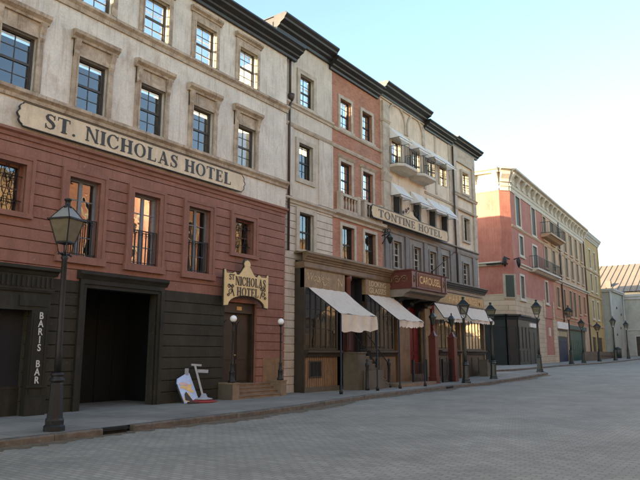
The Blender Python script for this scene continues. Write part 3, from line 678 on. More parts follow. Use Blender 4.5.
for sx in (-1,1):
    for q, (r, px, pz) in enumerate(((.10,.83,3.60),(.07,.90,3.78),(.06,.72,3.80),(.055,.93,3.5))):
        mb.tube([(16.06+sx*px+r*(1-k*.05)*math.cos(k*.6+q), YP-.05-.001*q, pz+r*(1-k*.05)*math.sin(k*.6+q)) for k in range(13)], .013, 5)
    mb.tube([(16.06+sx*(.66+.03*k), YP-.055, 3.46+.42*math.sin(k*.35)*.3+.04*k) for k in range(9)], .014, 5)
mb.build('scroll_ornament', letterd, t)

# globe lamps
def globe_lamp(x, y, z, label):
    t = thing('globe_lamp', label, 'lamp', (x,y,z), 'white globe lamps beside the hotel steps')
    b = MB(); b.lathe([(.12,0),(.12,.05),(.09,.09),(.085,.3),(.10,.33),(.06,.38),(.05,.55),(.065,.58),(.032,.64),(.028,1.6),(.045,1.63),(.028,1.67),(.026,1.86),(.06,1.9),(.065,1.94)], (x,y,z), 10); b.build('post', iron, t)
    g = MB(); r = .115; g.lathe([(r*math.sin(R(a)), r-r*math.cos(R(a))) for a in (8,20,35,50,65,80,95,110,125,140,155,168,178)], (x,y,z+1.93), 18); g.build('globe', globem, t)
globe_lamp(15.27,14.33,.66,'black post lamp with white globe on the left stone plinth of the hotel steps')
globe_lamp(17.70,14.30,.66,'black post lamp with white globe on the right stone plinth of the hotel steps')

# discarded things by the wall
t = thing('painted_board', 'light blue painted board with yellow patches leaning against the dark olive wall', 'painting', (13.45,14.45,.13))
M = Matrix.Translation((13.56,14.42,.15)) @ Matrix.Rotation(R(-14),4,'X') @ Matrix.Rotation(R(-9),4,'Y')
MB(M).prism([(-.22,0),(.36,.05),(.26,.84),(.16,.86),(-.26,.76),(-.33,.62)],-.015,.015).build('panel', bluep, t)
q = MB(M); q.prism([(-.1,.02),(.08,.03),(.05,.3),(-.09,.25)],-.022,-.017); q.prism([(-.2,.55),(.12,.45),(.24,.28),(.22,.22),(-.1,.42),(-.25,.48)],-.0215,-.0165); q.prism([(-.2,.04),(-.13,.03),(-.2,.25)],-.0225,-.0175)
q.prism([(.0,.5),(.2,.4),(.22,.52)],-.021,-.016)
q.build('paint_patch', ppatch, t)
q = MB(M); q.prism([(-.22,.64),(.0,.6),(.14,.5),(-.05,.52),(-.28,.58)],-.0235,-.0185); q.build('paint_patch', pinkp, t)
q = MB(M); q.prism([(-.17,.1),(.03,.01),(.13,.0),(-.06,.33),(-.14,.28)],-.027,-.0235); q.prism([(-.36,.5),(-.33,.62),(-.24,.05),(-.27,.0)],-.021,.015); q.build('dark_patch', letterd, t)
o = MB(); o.box(13.52,13.64,14.60,14.64,.13,1.14); o = o.build('short_plank', greymet, base=(13.4,14.6,.13)); tag(o, 'short pale plank standing behind the light blue painted board', 'plank')
t = thing('bent_metal_stand', 'grey metal post with two short arms on a red oval base, leaning by the wall', 'stand', (14.0,14.3,.13))
mb = MB(); mb.beam((14.02,14.30,.20),(13.80,14.5,1.22),.095,.06); mb.build('post', greymet, t)
mb = MB(); mb.beam((13.66,14.5,1.25),(14.02,14.47,1.225),.06,.06); mb.build('top_arm', greymet, t)
mb = MB(); mb.beam((13.86,14.46,1.06),(14.24,14.40,1.04),.07,.1); mb.build('lower_arm', greymet, t)
mb = MB(); mb.lathe([(.40,.02),(.42,.05),(.40,.075),(.1,.10)], (13.95,14.30,.115), 18); mb.build('base', redmet, t)
mb = MB(); mb.lathe([(.28,0),(.27,.02),(.12,.05),(.07,.16),(.03,.17)], (14.02,14.31,.22), 14); mb.build('foot_plate', greymet, t)
o = MB(); o.beam((13.2,14.12,.165),(13.55,14.05,.15),.05,.05); o.beam((13.3,14.2,.16),(13.62,14.3,.165),.07,.05); o = o.build('wood_scrap', shopdark, base=(13.4,14.15,.13)); tag(o, 'dark broken wood scraps on the pavement before the painted board', 'scrap')
o = MB(); o.box(13.75,14.3,13.95,14.07,.132,.16); o = o.build('wood_scrap', tanpanel, base=(14.0,14.0,.13)); tag(o, 'flat reddish-brown batten lying in front of the metal stand', 'scrap')

# ================================================================== BEIGE BUILDING + BRICK BUILDING
YB = 14.98
B2 = thing('beige_building', 'narrow beige stucco house with one window per floor between cream hotel and brick house', 'building', (20.25,YB,.13))
wn = [(19.6,20.56,11.7,13.08),(19.54,20.5,8.58,10.06),(19.6,20.58,5.66,7.17)]
wall('upper_wall', beige, B2, 18.505,22.0,7.62,14.5,YB,ops=wn)
wall('quoined_wall', beige, B2, 18.505,22.0,.0,7.618,YB,ops=wn+[(19.4,22.1,.13,5.2)],grooves=[.13+.3*k for k in range(1,25)])
mb = MB(); mb.mould(18.52,22.0,YB,[(-.02,11.42),(.05,11.42),(.07,11.5),(.13,11.55),(.13,11.62),(-.02,11.66)]); mb.build('upper_course', beigetrim, B2)
mb = MB(); mb.mould(18.52,22.0,YB,[(-.02,10.58),(.05,10.58),(.09,10.64),(.12,10.72),(-.02,10.74)]); mb.build('middle_course', beigetrim, B2)
mb = MB(); mb.mould(18.52,22.0,YB,[(-.02,7.44),(.05,7.44),(.07,7.52),(.14,7.58),(.14,7.66),(-.02,7.7)]); mb.build('lower_course', beigetrim, B2)
mb = MB(); mb.box(18.6,19.15,YB-.05,YB+.01,7.72,10.57); mb.box(20.95,22.0,YB-.05,YB+.01,7.72,10.57); mb.build('pier_strip', beige, B2)
for i, (a,b,za,zb) in enumerate(wn):
    w = window(B2, a,b,za,zb,YB, fm=sashb, cols=2, rows=4 if i < 2 else 2)
    s = MB(); ring(s, a,b,za,zb,.19,YB,.06, i == 1); 
    if i != 1: s.box(a-.22,b+.22,YB-.1,YB+.02,za-.1,za-.002)
    s.build('surround', beigetrim, w)
mb = MB(); mb.box(18.5,22.0,YB+2.2,YB+2.3,0,10.75); mb.box(18.5,22,YB+.33,YB+2.19,7.2,7.3); mb.build('dark_backing', dark, B2)
scaffold(B2, 18.6, 22.0, YB+2.6, 11.3, 15.6)
mb = MB(); cornice(mb, 17.95, 21.75, YB, 14.32, 14.92, .6); mb.box(17.95,21.75,YB-.55,YB+.6,14.922,14.96); mb.build('cornice', blackroof, B2)
MB().box(17.98,18.5,YB+.052,YB+.7,14.33,14.9).build('cornice_return', blackroof, B2)
mb = MB(); xp = 18.86; mb.tube([(xp,YB-.09,14.3),(xp,YB-.09,11.85)], .05, 8); mb.lathe([(.06,0),(.13,.15),(.14,.3),(.05,.3)], (xp+.05,YB-.12,11.6), 8); mb.tube([(xp+.05,YB-.11,11.65),(xp-.02,YB-.09,11.3),(xp-.02,YB-.09,5.5)], .05, 8)
mb.build('downpipe', pipem, B2)

B3 = thing('brick_building', 'orange-red brick house with two stone-framed windows per floor, between beige and tan houses', 'building', (24.15,YB,.13))
bw = []
for x in (22.62,24.52):
    bw += [(x,x+.92,11.62,13.05),(x,x+.92,8.5,10.05),(x+.1,x+1.1,5.54,7.13)]
wall('brick_wall', brick, B3, 22.002,26.3,5.0,14.4,YB,ops=bw)
for i, (a,b,za,zb) in enumerate(bw):
    w = window(B3, a,b,za,zb,YB, fm=sashb, cols=2, rows=4 if i%3 < 2 else 2)
    s = MB(); ring(s, a,b,za,zb,.15,YB,.05, i%3 == 2)
    if i%3 == 0: s.box(a-.2,b+.2,YB-.1,YB+.02,za-.1,za-.002)
    if i%3 == 1: s.mould(a-.2,b+.2,YB,[(-.02,zb+.151),(.07,zb+.151),(.14,zb+.24),(.05,zb+.3),(-.02,zb+.3)])
    s.build('surround', beigetrim, w)
mb = MB(); mb.mould(22.0,26.3,YB,[(-.02,11.4),(.05,11.4),(.09,11.46),(.1,11.52),(-.02,11.54)]); mb.build('upper_course', beigetrim, B3)
mb = MB(); mb.mould(22.0,26.3,YB,[(-.02,10.58),(.05,10.58),(.09,10.66),(.1,10.72),(-.02,10.74)]); mb.build('middle_course', beigetrim, B3)
mb = MB(); mb.mould(22.0,26.35,YB,[(-.02,7.4),(.06,7.4),(.08,7.5),(.24,7.58),(.26,7.72),(-.02,7.74)]); mb.build('balcony_ledge', beigetrim, B3)
for x0, x1 in ((22.3,23.95),(24.3,25.95)):
    mb = MB()
    for x in (x0, x1-.2): mb.box(x,x+.2,YB-.24,YB-.02,7.745,8.52); mb.box(x-.02,x+.22,YB-.255,YB-.015,8.522,8.6)
    mb.box(x0+.2,x1-.2,YB-.21,YB-.05,8.42,8.54); mb.box(x0+.2,x1-.2,YB-.21,YB-.05,7.745,7.83)
    n = 5
    for k in range(n): mb.lathe([(.04,0),(.055,.03),(.03,.08),(.06,.22),(.055,.32),(.025,.45),(.045,.52),(.05,.588)], (x0+.34+(x1-x0-.68)*k/(n-1),YB-.13,7.83), 8)
    mb.build('stone_balustrade', beigetrim, B3)
mb = MB(); mb.box(22.0,26.3,YB+2.2,YB+2.3,0,10.75); mb.box(22.0,26.3,YB+.33,YB+2.19,7.2,7.3); mb.build('dark_backing', dark, B3)
scaffold(B3, 22.1, 26.2, YB+2.6, 11.3, 15.6)
mb = MB(); cornice(mb, 21.752, 26.0, YB, 14.12, 14.62, .55); mb.box(21.752,26.0,YB-.5,YB+.5,14.622,14.66); mb.build('cornice', blackroof, B3)

# ================================================================== TAN HOTEL (Tontine)
T = thing('hotel_building', 'tan plaster hotel with small white awnings, iron balconies and grey lower storey', 'building', (32.4,YB,.13))
t4 = [27.36,29.56,31.48,33.08]; tw = []
for i, x in enumerate(t4):
    tw += [(x,x+.92,11.05 if i < 2 else 11.3,12.45),(x+.05,x+.92,8.1 if i else 8.1,9.45),(x+.02,x+.85,5.8,7.14)]
te = [(36.35,37.28,11.5,12.85),(36.3,37.22,8.45,9.87),(36.15,37.05,5.72,7.02)]
wall('tan_wall', tontine, T, 26.302,38.5,7.85,14.35,YB,ops=tw+te)
wall('grey_wall', greyp, T, 26.302,38.5,5.2,7.848,YB,ops=tw+te)
wall('shop_backing', shopdark, T, 26.302,38.5,.0,5.198,YB,ops=[(28.75,30.05,.13,3.9),(32.2,38.1,.6,4.2)])
# pavilion with blind arches
pv = MB(); ar = []
for cx, rr in ((28.0,.86),(30.08,.86)):
    for k in range(12):
        a0, a1 = math.pi*k/12, math.pi*(k+1)/12
        for ri, ro, p in ((rr-.0,rr+.12,.07),):
            pv.prism([(cx+ri*math.cos(a0),13.55+ri*math.sin(a0)),(cx+ro*math.cos(a0),13.55+ro*math.sin(a0)),(cx+ro*math.cos(a1),13.55+ro*math.sin(a1)),(cx+ri*math.cos(a1),13.55+ri*math.sin(a1))],YB-p,YB+.01)
    for sx in (-1,1): pv.box(*sorted((cx+sx*rr,cx+sx*(rr+.12))),YB-.07,YB+.01,13.1,13.55)
pv.build('blind_arch', beigetrim, T)
mb = MB()
for x0, x1 in ((26.35,26.98),):
    mb.box(x0,x1,YB-.12,YB+.01,7.9,13.1); mb.mould(x0-.05,x1+.05,YB-.1,[(-.1,13.1),(.04,13.1),(.1,13.2),(-.1,13.24)]); mb.mould(x0-.05,x1+.05,YB-.1,[(-.1,10.0),(.04,10.0),(.14,10.3),(.14,10.42),(-.1,10.45)]); mb.box(x0+.02,x1-.02,YB-.14,YB+.01,13.24,14.2)
mb.build('corner_pilaster', beigetrim, T)
mb = MB()
for x0, x1 in ((31.05,31.3),(32.55,32.75),(34.5,34.75)): mb.box(x0,x1,YB-.04,YB+.01,10.6,14.2)
mb.box(35.05,38.5,YB-.10,YB+.005,13.35,14.3); mb.box(35.05,35.5,YB-.10,YB+.005,7.9,13.348); mb.box(38.05,38.5,YB-.10,YB+.005,7.9,13.348)
mb.build('wall_strip', beigetrim, T)
mb = MB(); mb.mould(31.1,34.9,YB,[(-.02,10.35),(.05,10.35),(.1,10.45),(-.02,10.5)]); mb.mould(35.0,38.56,YB-.1,[(-.12,11.1),(.04,11.1),(.07,11.2),(.12,11.26),(-.12,11.34)]); mb.mould(35.0,38.56,YB-.1,[(-.12,10.25),(.04,10.25),(.08,10.36),(-.12,10.4)])
mb.build('string_course', beigetrim, T)
mb = MB(); mb.mould(26.3,38.56,YB,[(-.02,7.5),(.05,7.5),(.08,7.62),(.05,7.66),(.05,7.78),(.16,7.84),(.16,7.9),(-.02,7.93)]); mb.build('grey_entablature', greyp, T)
mb = MB()
for x in (26.5,28.6,30.75,32.45,34.2,35.3,37.65): mb.box(x,x+.38,YB-.07,YB+.005,5.5,7.49)
for x in (26.98,29.08,31.18,32.9): mb.box(x,x+.06,YB-.035,YB+.005,5.55,7.45)
mb.build('grey_pilaster', greyp2, T)
mb = MB(); wall('quoin', quoinw, T, 38.5,38.62,.3,13.3,YB-.02,th=1.2)
MB().box(38.3,38.498,YB+.301,YB+9,.0,14.3).build('side_wall', beige, T)
for i, (a,b,za,zb) in enumerate(tw+te):
    e = i >= 12; lv = (i-12) if e else i%3
    w = window(T, a,b,za,zb,YB, fm=sashb if lv < 2 else sashw, cols=2, rows=4, rec=.12, label='open black-framed balcony door' if (not e and lv == 0 and i < 6) else None)
    if lv == 2:
        cb = MB(); cb.quad((a+.03,YB+.28,(za+zb)/2 if not e else za+.5),(b-.03,YB+.28,(za+zb)/2 if not e else za+.5),(b-.03,YB+.28,zb),(a+.03,YB+.28,zb)); cb.build('blind', curt, w)
    s = MB()
    if lv < 2: ring(s, a,b,za,zb,.13,YB if not e else YB,.05 if not e else .13, e)
    else: ring(s, a,b,za,zb,.09,YB,.04,True)
    s.build('surround', beigetrim if lv < 2 else greyp, w)
    if not e and lv == 1:
        for sx in (a-.02,):   # folded dark shutter at the left jamb
            sh = MB(); sh.box(a+.02,a+.06,YB-.38,YB+.1,za,zb-.1); sh.build('open_shutter', sashb, w)
for cnr in ((26.05,31.22,14.42,15.0,.66),(31.222,34.9,14.14,14.62,.5),(34.902,39.05,14.24,14.72,.58)):
    mb = MB(); cornice(mb, cnr[0],cnr[1],YB,cnr[2],cnr[3],cnr[4]); mb.box(cnr[0],cnr[1],YB-cnr[4]+.05,YB+.5,cnr[3]+.002,cnr[3]+.04); mb.build('cornice', blackroof, T)
MB().box(26.32,31.2,YB-.08,YB+.3,14.352,14.6).build('pavilion_frieze', tontine, T)
mb = MB(); mb.tube([(34.95,YB-.12,14.1),(34.95,YB-.12,5.7)], .05, 8); mb.build('downpipe', pipem, T)
mb = MB(); mb.box(26.3,38.3,YB+2.2,YB+2.3,0,10.6); mb.box(26.3,38.3,YB+.33,YB+2.19,7.35,7.45); mb.build('dark_backing', dark, T)
scaffold(T, 26.5, 38.2, YB+2.6, 11.0, 15.6)
MB().box(31,38.29,YB+6,YB+26,0,15.3).build('rear_shade_block', beige, T)  # unseen block added to shade the red building's side face below its top
# balconies
for i, (x0,x1) in enumerate(((26.98,29.0),(29.15,31.15))):
    s = MB(); zt = 10.98
    # slab with splayed underside
    top = [(x0,YB),(x1,YB),(x1,14.45),(x1-.3,14.15),(x0+.3,14.15),(x0,14.45)]
    bot = [(x0+.25,YB),(x1-.25,YB),(x1-.35,14.62),(x1-.5,14.45),(x0+.5,14.45),(x0+.35,14.62)]
    n = 6; vs = [(x,y,zt) for x,y in top]+[(x,y,zt-.14) for x,y in top]+[(x,y,zt-.30) for x,y in bot]
    fs = [tuple(range(6)), tuple(range(17,11,-1))]+[(k,k+6,(k+1)%6+6,(k+1)%6) for k in range(6)]+[(k+6,k+12,(k+1)%6+12,(k+1)%6+6) for k in range(6)]
    s.add(vs, fs); b = s.build('balcony', whitetrim, T)
    railing('railing', iron, b, [(x0+.05,YB),(x0+.05,14.47),(x0+.32,14.2),(x1-.32,14.2),(x1-.05,14.47),(x1-.05,YB)], zt, zt+.95, gap=.11)
# small window awnings
AW = thing  # alias
for lv, (zt, zb) in enumerate(((13.02,12.40),(10.1,9.4))):
    for i, x in enumerate(t4):
        nm = ['upper','lower'][lv]; od = ['leftmost','second','third','rightmost'][i]
        x0, x1 = x-.22, x+1.14; yf, yo = YB-.05, YB-.62
        t = thing('window_awning', f'small white window awning, {od} of the {nm} row above the TONTINE HOTEL board', 'awning', ((x0+x1)/2,YB,zb), 'small white awnings on the tan hotel')
        c = MB(); n = 8; vs = []
        for k in range(n+1):
            f_ = k/n; sag = .03*math.sin(f_*math.pi)
            for xx in (x0, (x0+x1)/2, x1): vs.append((xx, yf+(yo-yf)*f_, zt+(zb-zt)*f_-sag))
        fs = []
        for k in range(n):
            for q in range(2): fs.append((k*3+q, k*3+q+1, k*3+q+4, k*3+q+3))
        c.add(vs, fs)
        for xx in (x0, x1): c.add([(xx,yf,zt),(xx,yo,zb),(xx,yf,zb+.0)], [(0,1,2)])
        m_ = 14
        for k in range(m_):
            xa, xb = x0+(x1-x0)*k/m_, x0+(x1-x0)*(k+1)/m_; c.quad((xa,yo,zb),(xb,yo,zb),(xb,yo+.01,zb-.10-(.02 if k%2 else 0)),(xa,yo+.01,zb-.10-(.02 if k%2 else 0)))
        c.build('canvas', canvasw, t)
        f = MB(); f.beam((x0,yo,zb-.012),(x1,yo,zb-.012),.018); f.beam((x0+.01,yo,zb-.012),(x0+.01,YB,zb-.012),.018); f.beam((x1-.01,yo,zb-.012),(x1-.01,YB,zb-.012),.018); f.build('frame', iron, t)
# name board
YS = 14.62
t = board('hotel_sign_board', 'long tan name board reading TONTINE HOTEL with a small gilt crest on top', 24.6,33.15,7.84,8.40,YS,.03)
MB().box(24.9,32.9,YS+.002,YS+.12,7.9,8.3).build('backing', letterd, t)
serif_text('lettering', 'TONTINE HOTEL', 25.25,32.35,7.93,8.30,YS-.05,lettert,t)
mb = MB(); mb.prism([(27.75,8.42),(29.55,8.42),(29.35,8.52),(29.0,8.6),(28.75,8.78),(28.65,8.82),(28.55,8.78),(28.3,8.6),(27.95,8.52)],YS-.04,YS+.02); mb.build('crest', boardtan, t)
mb = MB()
for sx in (-1,1):
    for r, px, pz in ((.12,.55,8.72),(.09,.85,8.6),(.08,.3,8.88)): mb.tube([(28.65+sx*px+r*(1-.05*k)*math.cos(k*.6), YS-.03, pz+r*(1-.05*k)*math.sin(k*.6)) for k in range(13)], .022, 5)
mb.build('crest_scroll', iron, t)
# wall bracket lantern at corner of brick house
t = thing('wall_bracket_lamp', 'black scrolled iron bracket lamp below the left end of the TONTINE HOTEL board', 'lamp', (26.25,YB-.35,6.75))
mb = MB(); mb.tube([(26.25,YB,7.2),(26.25,YB-.45,7.3)], .025, 6); mb.tube([(26.25,YB-.02,6.8),(26.25,YB-.15,7.0),(26.25,YB-.3,7.15),(26.25,YB-.45,7.28)], .02, 6)
for a in range(3): mb.tube([(26.25,YB-.15-.12*a+.09*math.cos(k*.7),7.42+.09*math.sin(k*.7)) for k in range(10)], .018, 5)
mb.build('bracket', iron, t)
mb = MB(); mb.lathe([(.05,-.32),(.15,-.05),(.17,-.03),(.06,.1),(.02,.16)], (26.25,YB-.45,7.1), 6); mb.build('lantern', irong, t)
# flag pole
t = thing('flag_pole', 'bare dark flag pole slanting out above the maroon balcony', 'pole', (30.7,YB-.3,5.6))
MB().tube([(30.6,YB-.05,5.5),(31.65,13.45,7.05)], .028, 8, .018).build('pole', pipem, t)
mb = MB(); mb.lathe([(.09,-.1),(.1,.1),(.06,.16)], (30.63,YB-.08,5.52), 8); mb.lathe([(.001,-.05),(.045,0),(.001,.05)], (31.65,13.45,7.07), 8); mb.build('socket', iron, t)

# maroon balcony box over the entrance
X0, X1, YO = 26.15, 30.05, 13.4
bx = MB(); bx.box(X0,X1,YO,YB-.002,4.62,5.38); bx.mould(X0-.05,X1+.05,YO+.02,[(-1.55,5.382),(.04,5.382),(.06,5.42),(.07,5.45),(-1.55,5.45)]); bx.mould(X0-.04,X1+.04,YO+.02,[(-1.5,4.56),(.03,4.56),(.05,4.6),(.03,4.618),(-1.5,4.618)])
for x in (X0+.02,X0+.52,X1-.6,X1-.14): bx.box(x,x+.10,YO-.03,YO-.001,4.64,5.36)
mbal = bx.build('maroon_balcony', maroon, T)
mb = MB(); mb.box(X0+.72,X1-.68,YO-.02,YO-.001,4.68,5.32); mb.build('sign_panel', mat('brown_red_sign_field', (.17,.07,.03), var=.3, scale=5), mbal)
text_part('lettering', 'CAROUSEL', .50, (28.12,YO-.028,5.0), gold, mbal, width=2.3)
mb = MB()
for r, py in ((.2,13.75),(.2,14.15),(.2,14.55)):
    mb.tube([(X0-.02, py+r*(1-.06*k)*math.cos(k*.7), 5.0+r*(1-.06*k)*math.sin(k*.7)) for k in range(15)], .02, 5)
for px in (X0+.32,X1-.35): mb.tube([(px+.14*(1-.06*k)*math.cos(k*.7), YO-.02, 5.0+.22*(1-.06*k)*math.sin(k*.7)) for k in range(15)], .016, 5)
mb.build('scroll_ornament', fascia, mbal)
mb = MB(); mb.mould(X0+.02,X1-.02,YO+.02,[(-1.5,4.2),(-.45,4.2),(-.3,4.36),(-.06,4.44),(-.02,4.558),(-1.5,4.558)]); mb.build('balcony_soffit', greyp, T)
for x in (26.5,28.0,29.6):
    mb = MB(); mb.mould(x,x+.22,YB,[(-.0,3.3),(.12,3.3),(.2,3.7),(.5,3.9),(.75,4.0),(1.1,4.19),(-.0,4.19)]); mb.lathe([(.12,0),(.12,.26)], (x-.02,YB-.6,3.86), 10); mb.build('balcony_bracket', iron, T)
# entrance below
mb = MB(); mb.box(27.0,27.5,14.62,YB-.002,.13,4.2); mb.box(27.6,28.65,14.85,YB-.003,.13,4.0)
for z in (.35,1.7,3.0): mb.box(27.7,28.55,14.82,14.849,z,z+1.0)
mb.build('entrance_panel', tanpanel, T)
d = MB(); d.box(28.75,30.05,YB+.1,YB+.18,.55,3.9); 
for x in (28.85,29.45):
    for z0_, z1_ in ((.7,1.5),(1.65,2.9),(3.05,3.7)): d.box(x,x+.5,YB+.07,YB+.099,z0_,z1_)
d.build('red_door', reddoor, T)
mb = MB(); mb.box(30.15,30.75,14.7,YB-.002,.13,4.1); mb.mould(30.1,30.8,14.7,[(-.2,3.9),(.05,3.9),(.1,4.05),(-.2,4.1)]); mb.build('entrance_pilaster', fascia, T)
mb = MB(); mb.box(30.9,31.3,14.65,YB-.002,.13,4.1); mb.build('dark_pilaster', reddoor, T)
mb = MB()
for k in range(3): mb.box(28.6,30.1,14.2+.22*k,YB+.1 if k == 2 else 14.42+.22*k,.12,.13+.14*(k+1))
mb.build('door_steps', steptan, T)

# ================================================================== SHOPFRONT 1 (under beige and brick)
YF = 14.5
S1 = thing('shopfront', 'projecting brown wooden shopfront reading LOOKING GLASSES under two white awnings', 'shopfront', (22.9,YF,.13))
SX0, SX1 = 19.36, 26.5
mb = MB(); cornice(mb, SX0-.06, SX1+.1, YF, 5.12,5.45,.24); mb.box(SX0-.06,SX1+.1,YF-.2,YB-.002,5.452,5.5); mb.build('cornice', shopwood, S1)
mb = MB(); mb.box(SX0,SX1,YF,YB-.003,4.86,5.118); mb.mould(SX0,SX1,YF,[(-.02,4.85),(.04,4.85),(.07,4.9),(-.02,4.92)]); mb.build('frieze', shopwood, S1)
mb = MB(); mb.box(SX0,SX0+.06,YF+.001,YB-.004,.13,4.849); mb.build('side_panel', shopdark, S1)
f1 = MB().box(SX0,22.2,YF,YF+.2,4.1,4.848).build('fascia_board', fascia, S1)
text_part('lettering', 'Woolens', .46, (20.3,YF-.006,4.52), ghost, f1, width=1.5, italic=.3)
text_part('lettering', '1 P', .36, (20.55,YF-.006,4.28), ghost, f1, width=.6, italic=.2)
text_part('lettering', 'N', .5, (21.85,YF-.006,4.45), ghost, f1, width=.35)
f2 = MB().box(23.9,SX1,YF,YF+.2,4.16,4.848).build('fascia_board', fascia, S1)
text_part('lettering', 'LOOKING', .34, (24.95,YF-.006,4.66), palep, f2, width=1.5)
text_part('lettering', 'GLASSES', .34, (24.95,YF-.006,4.36), palep, f2, width=1.5)
for x0, x1, nc in ((SX0+.06,21.7,6),(24.0,SX1-.06,6)):
    w = window(S1, x0,x1,1.72,4.098 if x0 < 22 else 4.158,YF, fm=shopdark, cols=nc, rows=3, rec=.03, style='bars', fw=.07)
    sl = MB(); sl.mould(x0-.04,x1+.04,YF,[(-.02,1.45),(.06,1.45),(.10,1.55),(.2,1.62),(.2,1.7),(-.1,1.715)]); sl.build('sill', shopdark, w)
    cb = MB(); cb.box(x0+.1,x1-.1,YF+.42,YF+.44,1.9,3.9); cb.build('window_display_backing', tanpanel, w)
bp = MB(); n = 15
for k in range(n): x = 19.46+(21.62-19.46)*k/n; bp.box(x+.016,x+(21.62-19.46)/n-.016,YF+.02,YF+.06,.32,1.449)
bp.box(SX0+.06,21.7,YF+.061,YF+.1,.13,1.449)
bpo = bp.build('base_boarding', tanpanel, S1)
MB().box(SX0+.02,21.7,YF-.03,YF+.019,.13,.318).build('plinth', stonegrey, S1)
bwn = MB(); ring(bwn,19.75,20.45,.72,1.25,.06,YF+.02,.03); 
for x in (19.98,20.22): bwn.box(x-.01,x+.01,YF+.0,YF+.01,.72,1.25)
bwn.build('basement_window', shopdark, S1)
MB().box(19.75,20.45,YF+.012,YF+.0195,.72,1.25).build('basement_pane', dark, S1)
mb = MB(); mb.box(24.0,SX1,YF+.0,YF+.1,.13,1.449); 
for x in (24.15,24.95,25.75): mb.box(x,x+.62,YF-.025,YF-.001,.4,1.3)
mb.build('base_panelling', shopwood, S1)
# recessed shop door
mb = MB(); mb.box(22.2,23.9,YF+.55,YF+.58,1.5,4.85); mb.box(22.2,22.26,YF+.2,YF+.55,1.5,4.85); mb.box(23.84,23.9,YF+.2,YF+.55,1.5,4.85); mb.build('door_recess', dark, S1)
d = MB(); d.box(22.75,23.6,YF+.45,YF+.52,1.55,3.9); d.box(22.85,23.5,YF+.42,YF+.449,1.65,2.5); d.box(22.85,22.93,YF+.42,YF+.449,2.55,3.8); d.box(23.42,23.5,YF+.42,YF+.449,2.55,3.8); d.build('shop_door', maroon, S1)
mb = MB(); mb.lathe([(.17,1.6),(.17,1.75),(.12,1.8),(.12,4.6),(.17,4.68),(.17,4.848)], (22.62,YF+.12,0), 12); mb.build('red_column', mat('orange_red_column_paint', (.11,.03,.016), rough=.5, scale=3), S1)
# stoop: landing and stairs going down to the right
Y0, Y1 = 13.72, YF-.05
mb = MB(); mb.box(21.95,22.55,Y0,Y1,.13,1.58); mb.box(21.92,22.55,Y0-.04,Y1+.0,1.582,1.64)
mb.build('stone_landing', stonegrey, S1)
ns = 8; mb = MB(); sg = MB()
for k in range(ns):
    x = 22.55+.24*k; zt = 1.58-(k+1)*1.45/(ns+1)
    mb.box(x,x+.238,Y0+.12,Y1,.13,zt); mb.box(x,x+.26,Y0+.09,Y1,zt+.001,zt+.04); sg.box(x,x+.239,Y0,Y0+.088,.13,zt+.02); mb.box(x,x+.25,Y0-.02,Y0+.088,zt+.022,zt+.05)
mb.build('stair_flight', steptan, S1); sg.build('stair_stringer', stonegrey, S1)
mb = MB(); mb.box(22.75,23.0,Y0-.01,Y0-.001,.2,.95); mb.build('basement_hatch', shopdark, S1)
mb = MB()
for y in (Y0+.04, Y1-.06):
    a = (22.5,y,2.55); b = (24.5,y,1.15)
    mb.tube([(22.0,y,2.55),a,b], .022, 6); mb.tube([(22.0,y,1.72),(22.55,y,1.72),(24.45,y,.35)], .015, 6)
    for k in range(17): f_ = k/16; mb.beam((22.55+1.95*f_,y,1.64-1.33*f_),(22.55+1.95*f_,y,2.53-1.4*f_),.016)
    for k in range(4): mb.beam((22.02+.14*k,y,1.64),(22.02+.14*k,y,2.53),.014)
mb.build('stair_railing', iron, S1)
for y in (Y0+.04, Y1-.06):
    mb = MB(); mb.lathe([(.09,.0),(.09,.1),(.06,.14),(.055,.9),(.08,.95),(.08,1.05),(.03,1.1),(.06,1.18),(.001,1.26)], (24.55,y,.13), 10); mb.build('newel_post', iron, S1)
MB().box(24.9,28.4,13.35,YF-.06,.13,.27).build('low_stone_step', steptan, S1)
mb = MB(); mb.lathe([(.09,.0),(.09,.1),(.065,.14),(.06,.9),(.08,.95),(.08,1.05),(.03,1.1),(.06,1.18),(.001,1.26)], (22.2,13.45,.13), 10); mb.build('newel_post', iron, S1)
MB().box(22.35,23.6,13.5,13.71,.13,.9).build('area_wall', stonegrey, S1)
